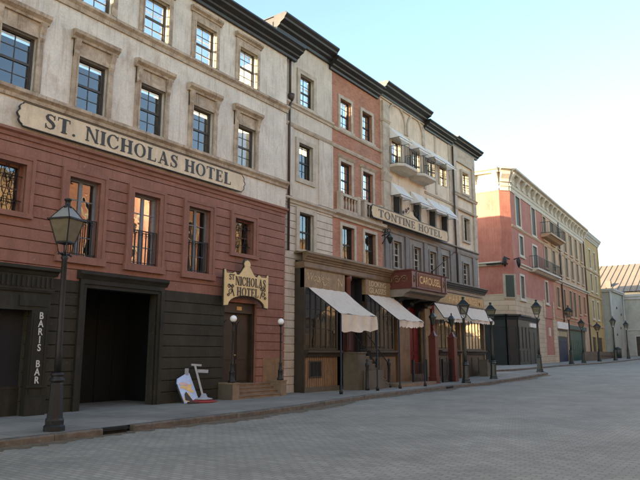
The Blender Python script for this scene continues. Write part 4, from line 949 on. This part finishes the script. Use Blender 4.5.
# awnings
def awning(x0,x1,yb,yo,zt,zf,drop,label,rods=True,cheek=False,wavy=True):
    t = thing('shop_awning', label, 'awning', ((x0+x1)/2,yb,zf), 'large white canvas shop awnings')
    c = MB(); n = 12; m_ = 16; vs = []
    for k in range(n+1):
        f_ = k/n
        for q in range(m_+1):
            g_ = q/m_; sag = .10*math.sin(f_*math.pi)*(.55+.45*math.sin(g_*math.pi)) + .010*math.sin(g_*29+f_*5) + .02*math.sin(g_*9+f_*3)*f_
            vs.append((x0+(x1-x0)*g_, yb+(yo-yb)*f_, zt+(zf-zt)*f_-sag))
    fs = [(k*(m_+1)+q, k*(m_+1)+q+1, (k+1)*(m_+1)+q+1, (k+1)*(m_+1)+q) for k in range(n) for q in range(m_)]
    o = len(c.v); c.add(vs, fs, True)
    c.build('canvas', canvas, t)
    v = MB(); vs = []; N = 48
    for q in range(N+1):
        g_ = q/N; x = x0+(x1-x0)*g_
        sc = abs(math.sin(g_*math.pi*8))*.06 if wavy else 0
        d = drop[0]+(drop[1]-drop[0])*g_+.10*math.sin(g_*math.pi)*(drop[2])+(0 if wavy else .05*math.sin(g_*7+1)+.035*math.sin(g_*17))
        y = yo+(.03 if wavy else .05)*math.sin(g_*23)*(1 if wavy else 1.2*g_+.3); vs += [(x,yo-.004,zf-.008),(x,y+.03,zf-(d-sc*1.0)*.5),(x,y+.05*math.sin(g_*9),zf-d+.06-sc)]
    fs = [(3*q+r, 3*q+3+r, 3*q+4+r, 3*q+1+r) for q in range(N) for r in range(2)]
    v.add(vs, fs, True)
    v.build('valance', canvas, t)
    f = MB()
    for x in (x0,x1): f.beam((x,yb,zt-.05),(x,yo,zf-.03),.03); 
    f.beam((x0,yo+.02,zf-.02),(x1,yo+.02,zf-.02),.03); f.build('frame', iron, t)
    if cheek:
        for x in (x0,x1): MB().add([(x,yb,zt-.03),(x,yo,zf-.02),(x,yo,zf-.1),(x,yb,zf-.1)], [(0,1,2,3)]).build('side_cheek', canvas, t)
    if rods:
        p = MB()
        for x in (x0,x1): p.lathe([(.07,0),(.07,.12),(.035,.16),(.035,zf-.17)], (x,yo+.02,.13), 8)
        p.build('support_post', iron, t)
    return t
awning(19.6,22.22,YF-.02,12.97,4.12,3.04,(.62,.55,1.5),'large white awning over the shop window nearest the cream hotel',wavy=False)
awning(24.05,26.42,YF-.02,12.95,4.16,3.0,(.30,.24,.6),'large white scalloped awning under the LOOKING GLASSES board')
# ================================================================== SHOPFRONT 2 (under tan hotel)
YR = 14.72
S2 = thing('shopfront', 'dark shopfront with long gold-lettered board at the right end of the tan hotel', 'shopfront', (34.8,YR,.13))
mb = MB(); cornice(mb, 30.1,38.75,YR,5.18,5.55,.28); mb.build('cornice', blackroof, S2)
mb = MB(); mb.box(31.4,38.45,YR-.01,YB-.003,5.0,5.178); mb.build('frieze', shopwood, S2)
sb = MB().box(31.35,38.45,YR-.06,YR+.1,4.30,4.95).build('sign_board', fascia, S2)
MB().mould(31.3,38.5,YR-.06,[(-.05,4.24),(.03,4.24),(.05,4.298),(-.05,4.298)]).build('lower_moulding', shopdark, S2)
MB().box(31.5,38.3,YR-.075,YR-.061,4.36,4.9).build('gilt_field', mat('dull_gold_field', (.30,.19,.07), var=.3, scale=5, rough=.6), S2)
text_part('lettering', 'H.A.& F. GEORGES MN', .56, (35.65,YR-.082,4.63), gold, sb, width=5.1)
for x0, x1, nc in ((31.7,34.4,5),(35.1,38.2,6)):
    w = window(S2, x0,x1,1.76,4.2,YR, fm=shopdark, cols=nc, rows=3, rec=.03, style='bars', fw=.08)
    sl = MB(); sl.mould(x0-.05,x1+.05,YR,[(-.02,1.5),(.1,1.5),(.14,1.6),(.26,1.68),(.26,1.745),(-.05,1.755)]); sl.build('sill', shopdark, w)
    cb = MB(); cb.box(x0+.1,x1-.1,YR+.5,YR+.52,1.9,4.0); cb.build('window_display_backing', curt, w)
    mb = MB(); mb.box(x0,x1,YR,YR+.1,.13,1.499); 
    for k in range(3): mb.box(x0+.12+(x1-x0)/3*k,x0+(x1-x0)/3*(k+1)-.12,YR-.025,YR-.001,.4,1.35)
    mb.build('base_panelling', shopdark, S2)
mb = MB()
for x in (31.4,34.55,34.95,38.25): mb.box(x,x+.15,YR-.06,YR+.1,.13,4.2)
mb.build('pilaster', shopwood, S2)
mb = MB()
for k in range(6): mb.box(36.6+.24*k,36.838+.24*k,13.9,14.4,.13,.2+.17*(6-k))
mb.build('side_steps', stonegrey, S2)
mb = MB()
for y in (13.9,):
    mb.tube([(36.5,y,2.05),(38.1,y,1.1)], .03, 6)
    for k in range(9): mb.beam((36.55+.18*k,y,1.2-.12*k),(36.55+.18*k,y,2.0-.107*k),.025)
mb.build('step_railing', iron, S2)
awning(31.15,34.1,YR-.08,14.08,4.28,3.46,(.2,.2,.2),'white awning left of two under the long gold-lettered board',rods=False,cheek=True)
awning(34.75,38.35,YR-.08,14.0,4.28,3.50,(.2,.2,.2),'white awning right of two at the far corner of the tan hotel',rods=False,cheek=True)

# railing in front of middle entrance
for (xa, xb, lab) in ((27.05,28.3,'low black iron fence left of the deep red door'),(30.3,31.2,'low black iron fence right of the deep red door')):
    t = thing('iron_fence', lab, 'fence', ((xa+xb)/2,13.85,.13)); 
    railing('rails', iron, t, [(xa,13.85),(xb,13.85)], .13, 1.15, gap=.1)
    p = MB(); 
    for x in (xa-.05,xb+.05): p.box(x-.05,x+.05,13.8,13.9,.13,1.3)
    p.build('fence_post', iron, t)
# ================================================================== LAMPS
def make_lamp(roofmat, paneM, ironM, name='street_lamp'):
    t = thing(name, 'x', 'street lamp', (0,0,0), 'street lamps along the kerb')
    b = MB(); b.lathe([(.235,0),(.235,.09),(.2,.12),(.205,.2),(.19,.24)], (0,0,0), 8, R(22.5), False)
    b.lathe([(.175,.24),(.16,.5),(.135,.88),(.12,.92)], (0,0,0), 8, R(22.5), False); b.lathe([(.15,.92),(.17,.95),(.15,.99),(.11,1.01),(.14,1.04),(.15,1.07),(.11,1.1)], (0,0,0), 14); b.build('base', ironM, t)
    p = MB(); p.lathe([(.085,1.1),(.075,1.5),(.068,2.4),(.06,3.3),(.085,3.34),(.06,3.4)], (0,0,0), 12)
    p.build('pole', ironM, t)
    c = MB(); c.tube([(-.24,0,3.40),(-.1,0,3.43),(0,0,3.40),(.1,0,3.43),(.24,0,3.40)], .018, 6)
    for sx in (-1,1):
        for sy in (-1,1): c.tube([(0,0,3.36),(sx*.10,sy*.10,3.46),(sx*.14,sy*.14,3.66)], .016, 6)
    c.build('cradle', ironM, t)
    zb, ze, zt = 3.66, 4.12, 4.38; rb, re = .15, .27; k = math.sqrt(2)
    l = MB(); cor = [(1,1),(-1,1),(-1,-1),(1,-1)]
    for i, (sx,sy) in enumerate(cor):
        l.beam((sx*rb,sy*rb,zb),(sx*re,sy*re,ze),.026); l.beam((sx*re,sy*re,ze),(sx*.075,sy*.075,zt),.024)
        nx, ny = cor[(i+1)%4]
        l.beam((sx*rb,sy*rb,zb),(nx*rb,ny*rb,zb),.03); l.beam((sx*(re+.03),sy*(re+.03),ze),(nx*(re+.03),ny*(re+.03),ze),.035,.03)
    l.lathe([(rb*1.35,zb-.03),(rb*1.35,zb-.012)], (0,0,0), 4, R(45), False)
    l.lathe([(.1,zt-.02),(.1,zt+.02),(.06,zt+.03),(.06,zt+.13),(.085,zt+.14),(.085,zt+.17),(.03,zt+.19)], (0,0,0), 8)
    lo = l.build('lantern_frame', ironM, t)
    g = MB()
    for i, (sx,sy) in enumerate(cor):
        nx, ny = cor[(i+1)%4]; g.quad((sx*rb,sy*rb,zb+.01),(nx*rb,ny*rb,zb+.01),(nx*re,ny*re,ze-.01),(sx*re,sy*re,ze-.01))
    g.build('glass', paneM, lo)
    g = MB()
    for i, (sx,sy) in enumerate(cor):
        nx, ny = cor[(i+1)%4]; g.quad((sx*re,sy*re,ze+.005),(nx*re,ny*re,ze+.005),(nx*.075,ny*.075,zt-.005),(sx*.075,sy*.075,zt-.005))
    g.build('lantern_roof', roofmat, lo)
    return t
lampA = make_lamp(glasst, glassy, iron); lampA.location = (7.26,11.42,.13); lampA.rotation_euler = (0,R(-.9),R(20)); lampA.scale = (.86,.86,1)
lampA['label'] = 'tall black street lamp with yellowish lantern, nearest, in front of the BARIS BAR pilaster'
lampB = make_lamp(iron, glassl, irong)
lampB.location = (30.5,12.72,.13); lampB.scale = (1.0,1.0,.94); lampB.rotation_euler.z = R(30)
lampB['label'] = 'black street lamp with cone-like roof at the kerb just right of the pointed red posts'
spots = [((34.7,12.85,.17),.93,'street lamp at the kerb in front of the far corner of the tan hotel'),
         ((41.0,12.16,.40),1.0,'dark green street lamp alone on the tip of the pavement before the black corner shopfront'),
         ((57.3,14.28,.66),1.1,'street lamp beside the blue and green shop doors'),
         ((63.0,14.6,.69),.90,'shorter street lamp right of the green shop door, leftmost of the close far pair'),
         ((71.0,14.9,.74),.88,'shorter street lamp in front of the yellow building, rightmost of the close far pair'),
         ((76.0,14.3,.79),1.05,'street lamp in front of the left face of the grey building'),
         ((84.0,14.35,.90),1.0,'farthest street lamp, left of the dark door in the grey wall')]
for (p, s, lab) in spots:
    o = copy_tree(lampB); o.location = p; o.scale = (1.0,1.0,s); o['label'] = lab; o.rotation_euler.z = R(random.uniform(0,60))
# pointed maroon gate posts with lanterns
def gate_post(x, y, label):
    t = thing('lantern_post', label, 'post', (x,y,.13), 'pointed red posts with lanterns')
    b = MB(); b.box(x-.21,x+.21,y-.21,y+.21,.13,.45); b.box(x-.18,x+.18,y-.18,y+.18,.451,2.35); b.lathe([(.27,2.351),(.27,2.42),(.2,2.46),(.02,2.72)], (x,y,0), 4, R(45), False); b.build('post', maroon, t)
    l = MB(); l.tube([(x,y,2.68),(x,y,2.98)], .025, 6); l.lathe([(.07,2.98),(.17,3.34),(.2,3.35),(.2,3.38),(.08,3.55),(.04,3.56),(.04,3.66),(.01,3.7)], (x,y,0), 6, 0, False); l.build('lantern', irong, t)
gate_post(29.05,13.75,'pointed maroon square post with small lantern, left of the pair before the tan hotel')
gate_post(31.55,13.85,'pointed maroon square post with small lantern, right of the pair before the tan hotel')

# ================================================================== RED CORNER BUILDING (local frame, then placed)
RZ = R(2.6)
RB = thing('corner_building', 'tall red plaster corner building with bracketed white cornice and black corner shopfront', 'building', (0,0,0))
RB['_o'] = [0,0,0]
def W(u0,u1,z0,z1): return (u0,u1,z0,z1)
top = [(1.5,2.9,12.5,15.1),(6.7,8.1,12.5,15.1)]
wr = top+[(2.1,3.3,10.0,11.65),(6.5,8.0,9.35,11.4),(1.7,2.9,6.2,8.1),(10.4,11.4,6.4,8.4)]
xs_t = [11.0,14.3,17.3,20.3,23.3,26.3,29.3]
wo_t = [(x,x+1.15,12.7,15.0) for x in xs_t]; wo_m = [(x,x+1.15,9.9,12.0) for x in xs_t]
wo_l = [(15.2,16.4,6.3,8.3),(18.3,19.3,6.0,8.3),(21.3,22.6,5.6,8.4),(23.4,24.7,5.6,8.4),(26.3,27.4,6.1,8.3),(29.3,30.4,6.3,8.3)]
wall('red_wall', redb, RB, 0,11.0-.6,6.4,15.4,0,ops=wr)
wall('peach_wall', ochre, RB, 10.402,32.5,8.9,15.4,0,ops=wo_t+wo_m)
wall('red_bay_wall', redb, RB, 9.4,14.2,4.9,8.898,0.001,ops=wr)
wall('orange_wall', orange, RB, 14.201,32.5,4.7,8.898,0,ops=wo_l)
wall('shop_surround', ochre, RB, 14.201,32.5,-.5,4.698,0,ops=[(14.6,19.3,.2,4.0),(20.0,29,.2,4.1)])
wall('stone_base', quoin, RB, 6.9,14.2,-.5,4.898,0,ops=[(9.7,12.9,1.4,4.9)])
wall('stone_wall', quoin, RB, .0,9.398,4.7,6.398,.001,ops=wr)
wall('red_panel', redb, RB, 9.7,12.9,1.4,4.898,.08)
MB().box(11.0,11.5,-.05,.1,3.2,4.0).build('oval_plaque', whitetrim, RB)
mb = MB(); mb.box(9.2,9.7,-.08,-.0,4.9,6.6); mb.box(12.95,13.4,-.08,-.0,4.9,6.6); mb.build('bay_quoin', quoin, RB)
# side faces: chamfer then side
Mch = Matrix.Translation((-.707,.707,0)) @ Matrix.Rotation(R(-45),4,'Z')
Msd = Matrix.Translation((-.707,.707,0)) @ Matrix.Rotation(R(-90),4,'Z')
wall('chamfer_wall', redb, RB, 0,1.0,6.4,15.4,0,M=Mch); wall('chamfer_stone_wall', quoin, RB, 0,1.0,4.7,6.398,0,M=Mch)
wall('side_wall', redb, RB, -12,0,6.4,15.4,0,M=Msd,ops=[(-3.6,-2.7,6.4,8.6),(-3.6,-2.7,9.7,11.7)]); wall('side_stone_wall', quoin, RB, -12,0,4.7,6.398,0,M=Msd)
MB(Msd).box(-12,-2.45,-.06,-.003,12.2,15.6).build('pale_side_strip', whitetrim, RB)
for za, zb in ((6.4,8.6),(9.7,11.7)):
    w = window(RB,-3.6,-2.7,za,zb,0,fm=shutg,M=Msd,rows=4); s = MB(Msd); ring(s,-3.6,-2.7,za,zb,.25,0,.06); s.build('surround', whitetrim, w)
# main cornice: street, chamfer, side
def rcorn(M, x0, x1):
    mb = MB(M); mb.box(x0,x1,-.06,.0,15.2,15.55); mb.mould(x0,x1,0,[(-.05,15.552),(.1,15.552),(.14,15.66),(-.05,15.7)])
    mb.box(x0,x1,-.03,.25,15.701,16.75); mb.mould(x0-.1,x1+.1,0,[(-.3,16.752),(.35,16.752),(.4,16.9),(.62,16.98),(.62,17.15),(-.3,17.2)])
    n = max(1,round((x1-x0)/1.85))
    for k in range(n+1):
        x = x0+(x1-x0-.4)*k/n
        mb.mould(x,x+.4,-.03,[(0,15.95),(.12,15.95),(.16,16.2),(.42,16.55),(.45,16.75),(0,16.75)])
        if k < n:
            xa = x+.62; xb = x0+(x1-x0-.4)*(k+1)/n-.22; ring(mb, xa,xb,15.98,16.5,.06,-.03,.04)
    return mb
rcorn(None,0,32.5).build('bracketed_cornice', whitetrim, RB); rcorn(Mch,0.1,.9).build('bracketed_cornice', whitetrim, RB); rcorn(Msd,-12,0).build('bracketed_cornice', whitetrim, RB)
MB().box(0,32.5,.3,.5,15.4,17.1).build('parapet_back', whitetrim, RB)
def dwin(rootb, a,b,za,zb, fm=shutg, sur=.18, surm=whitetrim, rows=4, pale=True, label=None):
    w = window(rootb,a,b,za,zb,0,fm=fm,cols=2,rows=rows,rec=.14,label=label,fw=.09)
    s = MB(); ring(s,a,b,za,zb,sur,0,.06); s.box(a-sur-.08,b+sur+.08,-.14,-.0,za-sur-.1,za-sur-.002); s.build('surround', surm, w)
    return w
for a,b,za,zb in wr: dwin(RB,a,b,za,zb,label='dark green balcony door' if zb-za > 2 and za < 10 and za > 9 else None)
for a,b,za,zb in wo_t: dwin(RB,a,b,za,zb,sur=.14,surm=ochre)
for a,b,za,zb in wo_m: dwin(RB,a,b,za,zb,sur=.14,surm=ochre)
for a,b,za,zb in wo_l: dwin(RB,a,b,za,zb,sur=.12,surm=ochre)
for a,b,za,zb in wo_l+wo_t+wo_m+wr:
    sh = MB()
    for k in range(int((zb-za)/.12)): sh.box(a+.1,b-.1,.05,.08,za+.1+.12*k,za+.19+.12*k)
    sh.box(a+.05,b-.05,.081,.11,za+.05,zb-.05); sh.build('shutter', shutg, RB)
for M, x0, x1 in ((None,1.4,32.5),(Msd,-12,-.05)):
    mb = MB(M); mb.mould(x0,x1,0,[(-.02,8.8),(.08,8.8),(.12,8.92),(.3,9.0),(.3,9.1),(-.02,9.14)]); mb.build('belt_course', whitetrim, RB)
mb = MB(); mb.mould(0,32.5,0,[(-.02,12.1),(.04,12.1),(.1,12.22),(.1,12.3),(-.02,12.34)]); mb.build('upper_belt', ochre, RB)
mb = MB(); mb.mould(14.2,32.5,0,[(-.02,5.05),(.04,5.05),(.08,5.15),(-.02,5.2)]); mb.build('orange_belt', ochre, RB)
# balconies
for (x0,x1,z,d) in ((5.2,14.4,9.1,.75),(10.0,16.4,13.05,1.0)):
    mb = MB(); mb.mould(x0,x1,0,[(-.02,z-.3),(d*.5,z-.28),(d*.8,z-.12),(d,z-.1),(d,z+.06),(-.02,z+.06)]); b = mb.build('balcony', whitetrim if z < 10 else ochre, RB)
    railing('railing', iron, b, [(x0+.05,0),(x0+.05,-d+.08),(x1-.05,-d+.08),(x1-.05,0)], z+.06, z+1.15, gap=.22, r=.011, rail=.04)
# shutter box on the chamfer
mb = MB(Mch); mb.box(-.05,1.1,-.10,-.0,6.0,8.05); sf = mb.build('shutter_surround', mat('tan_stone_frame', (.33,.28,.2), bump=.2), RB)
mb = MB(Mch); 
for k in range(18): mb.box(.2,.85,-.14,-.101,6.2+.095*k,6.27+.095*k)
mb.box(.15,.9,-.12,-.1005,6.15,7.95); mb.build('green_shutters', shutg, sf)
# wall lamps at the corner
for (px, py) in ((-1.05,.4),(.15,-.4)):
    mb = MB(); mb.tube([(px*.3,py*.3+.1,9.3),(px,py,9.4)],.05,6); mb.lathe([(.05,8.6),(.16,8.9),(.2,9.2),(.05,9.45)],(px,py,0),6); mb.build('corner_wall_lamp', iron, RB)
# black corner shopfront
def shopf(M, x0, x1):
    mb = MB(M); mb.box(x0,x1,-.12,.1,-.4,4.3); mb.mould(x0-.05,x1+.05,-.1,[(-.1,4.302),(.05,4.302),(.12,4.5),(.3,4.6),(.3,4.72),(-.1,4.76)])
    n = max(1, round((x1-x0)/1.1)); 
    for k in range(n): a = x0+(x1-x0)*k/n+.12; b = x0+(x1-x0)*(k+1)/n-.12; mb.box(a,b,-.15,-.121,.9,1.8); ring(mb,a,b,2.0,3.7,.05,-.12,.03)
    return mb
shopf(Msd,-6.0,0).build('corner_shopfront', shopblk, RB); shopf(Mch,0.06,.94).build('corner_shopfront', shopblk, RB)
o = shopf(None,0,3.2).build('corner_shopfront', shopblk, RB)
mb = MB(); mb.box(3.21,6.9,.0,.1,-.4,4.7); mb.box(3.7,4.9,-.03,-.001,.6,3.4); mb.mould(3.2,6.95,0,[(-.1,4.3),(.05,4.3),(.12,4.5),(.2,4.6),(.2,4.7),(-.1,4.76)]); mb.box(5.2,6.6,-.03,-.001,.7,3.4); sfo = mb.build('corner_shopfront', shopblk, RB)
MB().box(3.6,5.6,-.16,-.031,3.8,4.15).build('small_white_sign', sign_w, sfo)
# shops of the orange part
mb = MB(); mb.box(14.4,19.5,-.12,-.0,4.06,4.75); mb.build('white_shop_fascia', sign_w, RB)
mb = MB(); mb.box(14.6,19.3,.1,.2,-.3,3.1)
for k in range(8): mb.box(14.65+.58*k,15.15+.58*k,.07,.099,.3,2.9)
mb.build('blue_doors', doorb, RB)
mb = MB(); mb.box(14.6,19.3,.08,.1,3.1,4.0); 
mb.build('dark_transom', shopblk, RB)
mb = MB()
for k in range(6): mb.box(14.8+.75*k,15.3+.75*k,.05,.079,3.3,3.8)
mb.build('transom_light', curt, RB)
mb = MB(); mb.box(20.0,29,.1,.2,-.3,4.1)
for k in range(9): mb.box(20.2+.97*k,20.95+.97*k,.07,.099,.4,3.0)
mb.build('green_doors', doorg, RB)
mb = MB(); mb.box(19.35,29.3,-.15,.0,4.15,4.6); mb.build('green_fascia', shutg, RB)
mb = MB(); mb.box(17.5,17.62,-.16,-.01,4.8,15.5); mb.box(31.6,31.72,-.16,-.01,.5,15.5); mb.build('downpipe', pipem, RB)
mb = MB()
for x in (10.55,32.0): mb.box(x,x+.45,-.05,.001,6.5 if x > 20 else 9.15,15.18)
mb.build('red_pilaster_strip', redb, RB)
MB().box(.2,32.4,2.0,2.1,0,15.3).build('dark_backing', dark, RB); MB().box(-1.0,32.4,.35,1.99,8.85,8.95).build('floor_slab', dark, RB); MB(Msd).box(-11.9,-.3,1.6,1.7,0,15.2).build('dark_backing', dark, RB)  # dark sheets added so the windows don't show bright sky
RB.location = (51.8,17.02,0); RB.rotation_euler.z = RZ

# yellow building
YB2 = thing('yellow_building', 'yellow ochre four-storey building at the end of the red corner block', 'building', (0,0,0)); 
yw = []
for x in (2.6,6.1):
    for za, zb in ((12.6,15.0),(9.6,11.8),(6.0,8.3)): yw.append((x,x+1.2,za,zb))
wall('wall', yellow, YB2, 0,9.9,-.5,16.2,0,ops=yw+[(1.2,3.6,.3,3.6),(5.4,8.4,.3,3.6)])
mb = MB(); mb.box(9.601,9.899,.31,12,.0,16.2); mb.build('side_wall', yellow, YB2)
for q in yw: dwin(YB2,*q,sur=.16,surm=whitetrim)
mb = MB(); cornice(mb,-.02,10.3,0,16.2,17.1,.5); mb.build('cornice', greytrim, YB2)
for z in (12.2,8.9,5.0): MB().mould(0,9.95,0,[(-.02,z-.1),(.08,z-.1),(.14,z),(.14,z+.1),(-.02,z+.14)]).build('belt_course', ochre, YB2)
mb = MB(); mb.box(1.2,3.6,.12,.2,.0,3.6); mb.box(5.4,8.4,.12,.2,.0,3.6)
for x in (1.3,2.45,5.5,6.5,7.5): mb.box(x,x+.8,.09,.119,.4,3.2)
mb.build('door', shopdark, YB2)
mb = MB(); mb.box(9.4,9.85,-.09,-.001,.2,16.19); mb.build('corner_quoins', yellow, YB2)
MB().box(.1,9.55,1.6,1.7,0,16.1).build('dark_backing', dark, YB2)
YB2.location = (51.8+32.52*math.cos(RZ), 17.02+32.52*math.sin(RZ), 0); YB2.rotation_euler.z = RZ

# grey building at the end, with the tan roof behind
GB = thing('grey_building', 'plain grey rendered building with pale eaves and white downpipe closing the street', 'building', (98,17,1.0))
GX, GY = 96.0, 17.9
mb = MB(); mb.box(GX,GX+8,GY,GY+10,.3,10.3); mb.build('wall', greyrend, GB)
mb = MB(); mb.box(GX-.35,GX+8.1,GY-.35,GY+10,10.3,10.55); mb.box(GX-.25,GX+8,GY-.25,GY+10,10.1,10.298); mb.build('eaves', greytrim, GB)
mb = MB(); mb.tube([(GX-.12,GY+.15,10.1),(GX-.12,GY+.15,1.1)],.14,8); mb.tube([(GX+7.7,GY-.1,10.0),(GX+7.7,GY-.1,1.1)],.1,8); mb.build('downpipe', greytrim, GB)
mb = MB()
for x,z in ((GX+1.5,4.0),(GX+2.5,7.8),(GX+4.5,5.0),(GX+5.5,7.0)): mb.box(x,x+.25,GY-.1,GY-.001,z,z+.3)
mb.build('wall_box', shopdark, GB)
G2 = thing('grey_building', 'lower pale grey building with dark door at the far right edge of the street', 'building', (106,14,1.1))
GX2 = 104.2
wall('wall', greyrend, G2, -30,-5.0,.3,9.9,0,M=Matrix.Translation((GX2,0,0)) @ Matrix.Rotation(R(-90),4,'Z'),ops=[(-16.55,-14.85,1.0,4.0)])
Mg = Matrix.Translation((GX2,0,0)) @ Matrix.Rotation(R(-90),4,'Z')
mb = MB(Mg); mb.box(-30,-5,-.3,.5,9.902,10.25); mb.box(-30,-5,-.18,-.0,9.5,9.9); mb.box(-30,-5,-.08,-.0,4.9,5.1); mb.build('eaves', greytrim, G2)
mb = MB(Mg); mb.box(-16.55,-14.85,.1,.2,1.0,4.0); mb.build('door', doorw, G2)
mb = MB(Mg); ring(mb,-16.55,-14.85,1.0,4.0,.15,0,.05,False); mb.build('door_frame', greytrim, G2)
RF = thing('roofed_hall', 'large hall with tan ribbed metal roof behind the grey buildings', 'building', (118,20,1.2))
mb = MB(); mb.box(112,140,-15,38,.5,11.3); mb.build('wall', whitetrim, RF)
mb = MB(); mb.add([(111.5,-16,11.4),(111.5,39,11.4),(126,39,17.6),(126,-16,17.6)],[(0,1,2,3)]); mb.add([(126,-16,17.6),(126,39,17.6),(140.5,39,11.4),(140.5,-16,11.4)],[(0,1,2,3)])
y = -16
while y < 39: mb.beam((111.5,y,11.46),(126,y,17.66),.12,.12); y += .95
rfo = mb.build('roof', roofm, RF)
mb = MB(); mb.box(113.6,114.4,21.2,22.0,12.0,13.5); mb.build('roof_vent', shopdark, rfo)
# low timber fence and bin near the yellow building
t = thing('low_fence', 'low brown timber fence in front of the yellow building', 'fence', (80,16.7,.8))
mb = MB(); 
for k in range(40): mb.box(71+.45*k,71.4+.45*k,16.3+.012*k,16.38+.012*k,.6,1.75)
mb.build('boards', hedge, t)
mb = MB(); mb.box(71,89,16.4,16.46,1.3,1.4); mb.build('rail', hedge, t)
t = thing('litter_bin', 'dark rounded bin beside the street lamp at the grey building', 'bin', (87,16.0,.95)); 
mb = MB(); mb.lathe([(.3,0),(.4,.1),(.42,1.1),(.3,1.3),(.1,1.4)], (87,16.0,.95), 10); mb.build('drum', irong, t); mb = MB(); mb.lathe([(.44,1.1),(.45,1.16),(.44,1.2)], (87,16.0,.95), 10); mb.build('rim', irong, t)

# ================================================================== BUILDINGS ACROSS THE STREET (behind the camera) and the added shade block at the left
def plain_block(name, label, x0, x1, y, h, m, face, step=3.0):
    """face +1: front faces +Y"""
    t = thing(name, label, 'building', ((x0+x1)/2, y, 0), 'buildings across the street behind the viewer' if face > 0 else None)
    M = Matrix.Translation((0,y,0)) @ (Matrix.Rotation(R(180),4,'Z') if face > 0 else Matrix.Identity(4))
    a, b = (-x1, -x0) if face > 0 else (x0, x1); ops = []; x = a+1.2
    while x+1.1 < b-.6:
        for z in (4.6,7.9,11.0):
            if z+1.7 < h-.6: ops.append((x,x+1.1,z,z+1.7))
        x += step
    wall('wall', m, t, a,b,-.3,h,0,th=.3,ops=ops,M=M)
    mb = MB(M); cornice(mb,a,b,0,h,h+.5,.5); mb.build('cornice', creamtrim, t)
    g = MB(M); f = MB(M)
    for q in ops:
        g.quad((q[0],.15,q[2]),(q[1],.15,q[2]),(q[1],.15,q[3]),(q[0],.15,q[3])); ring(f,*q,.14,0,.05)
    g.build('windows', sashb, t); f.build('window_frames', creamtrim, t)
    mb = MB(M); mb.box(a,b,.31,8,-.2,h-.3); mb.build('body', m, t)
    return t
fbrown = mat('tan_weathered_plaster', (.46,.30,.16), var=.4, scale=.6, stain=(.22,.13,.07), stain_amt=.7, stain_scale=(.8,.8,.5))
XS = [(-30,-8,13.2,cream),(-8,9,13.8,fbrown),(9,24,12.8,fbrown),(24,41,13.6,brick),(41,60,13.0,fbrown),(60,82,13.5,ochre),(82,110,13.0,fbrown)]
NMS = ['cream','blotchy tan','low blotchy tan','brick','tan plaster','peach plaster','distant tan plaster']
for (a,b,h,m), nm in zip(XS, NMS): plain_block('facing_building', f'{nm} building across the street, seen only reflected in hotel windows', a+.01, b, -9.5, h, m, 1)
plain_block('shading_neighbour', 'cream building added left of the hotel to shade the street, outside the picture', -44, 2.38, YH, 13.4, cream, -1)  # unseen block added to keep the low sun off the street

# ================================================================== CAMERA, LIGHT, SKY
F = 630; HZ = 353; VX = 775; CH = 1.6
pitch = math.atan((HZ-240)/F); yaw = math.atan((VX-320)/(F/math.cos(pitch)))
cam = bpy.data.cameras.new('camera'); co = bpy.data.objects.new('camera', cam); C.objects.link(co); S.camera = co
cam.sensor_fit = 'HORIZONTAL'; cam.sensor_width = 36; cam.lens = 36*F/640; cam.clip_start = .05; cam.clip_end = 3000
co.location = (0,0,CH)
fw_ = Vector((math.cos(yaw)*math.cos(pitch), math.sin(yaw)*math.cos(pitch), math.sin(pitch)))
co.rotation_euler = fw_.to_track_quat('-Z','Y').to_euler()

EL, AZ = R(9.0), R(152)       # direction TO the sun: elevation, angle from +X counter-clockwise
sd = Vector((math.cos(EL)*math.cos(AZ), math.cos(EL)*math.sin(AZ), math.sin(EL)))
sun = bpy.data.lights.new('sun', 'SUN'); so = bpy.data.objects.new('sun', sun); C.objects.link(so)
sun.energy = 5.0; sun.angle = R(.5); sun.color = (1,.80,.55); so.rotation_euler = sd.to_track_quat('Z','Y').to_euler(); so.location = (0,0,30)
w = bpy.data.worlds.new('World'); S.world = w; w.use_nodes = True; nt = w.node_tree; nt.nodes.clear()
sk = nt.nodes.new('ShaderNodeTexSky'); sk.sky_type = 'NISHITA'; sk.sun_disc = False; sk.sun_elevation = EL; sk.sun_rotation = R(90)-AZ
sk.air_density = 1.0; sk.dust_density = 1.6; sk.ozone_density = 1.5; sk.altitude = 0
bg = nt.nodes.new('ShaderNodeBackground'); bg.inputs[1].default_value = .15; ow = nt.nodes.new('ShaderNodeOutputWorld')
nt.links.new(sk.outputs[0], bg.inputs[0]); nt.links.new(bg.outputs[0], ow.inputs[0])
vs_ = S.view_settings; S.display_settings.display_device = 'sRGB'; vs_.view_transform = 'Standard'; vs_.look = 'None'; vs_.exposure = 2.32; vs_.gamma = 1; vs_.use_curve_mapping = False
S.render.engine = 'CYCLES'
S.cycles.max_bounces = 8; S.cycles.transparent_max_bounces = 16
for o in bpy.data.objects:
    if '_o' in o: del o['_o']
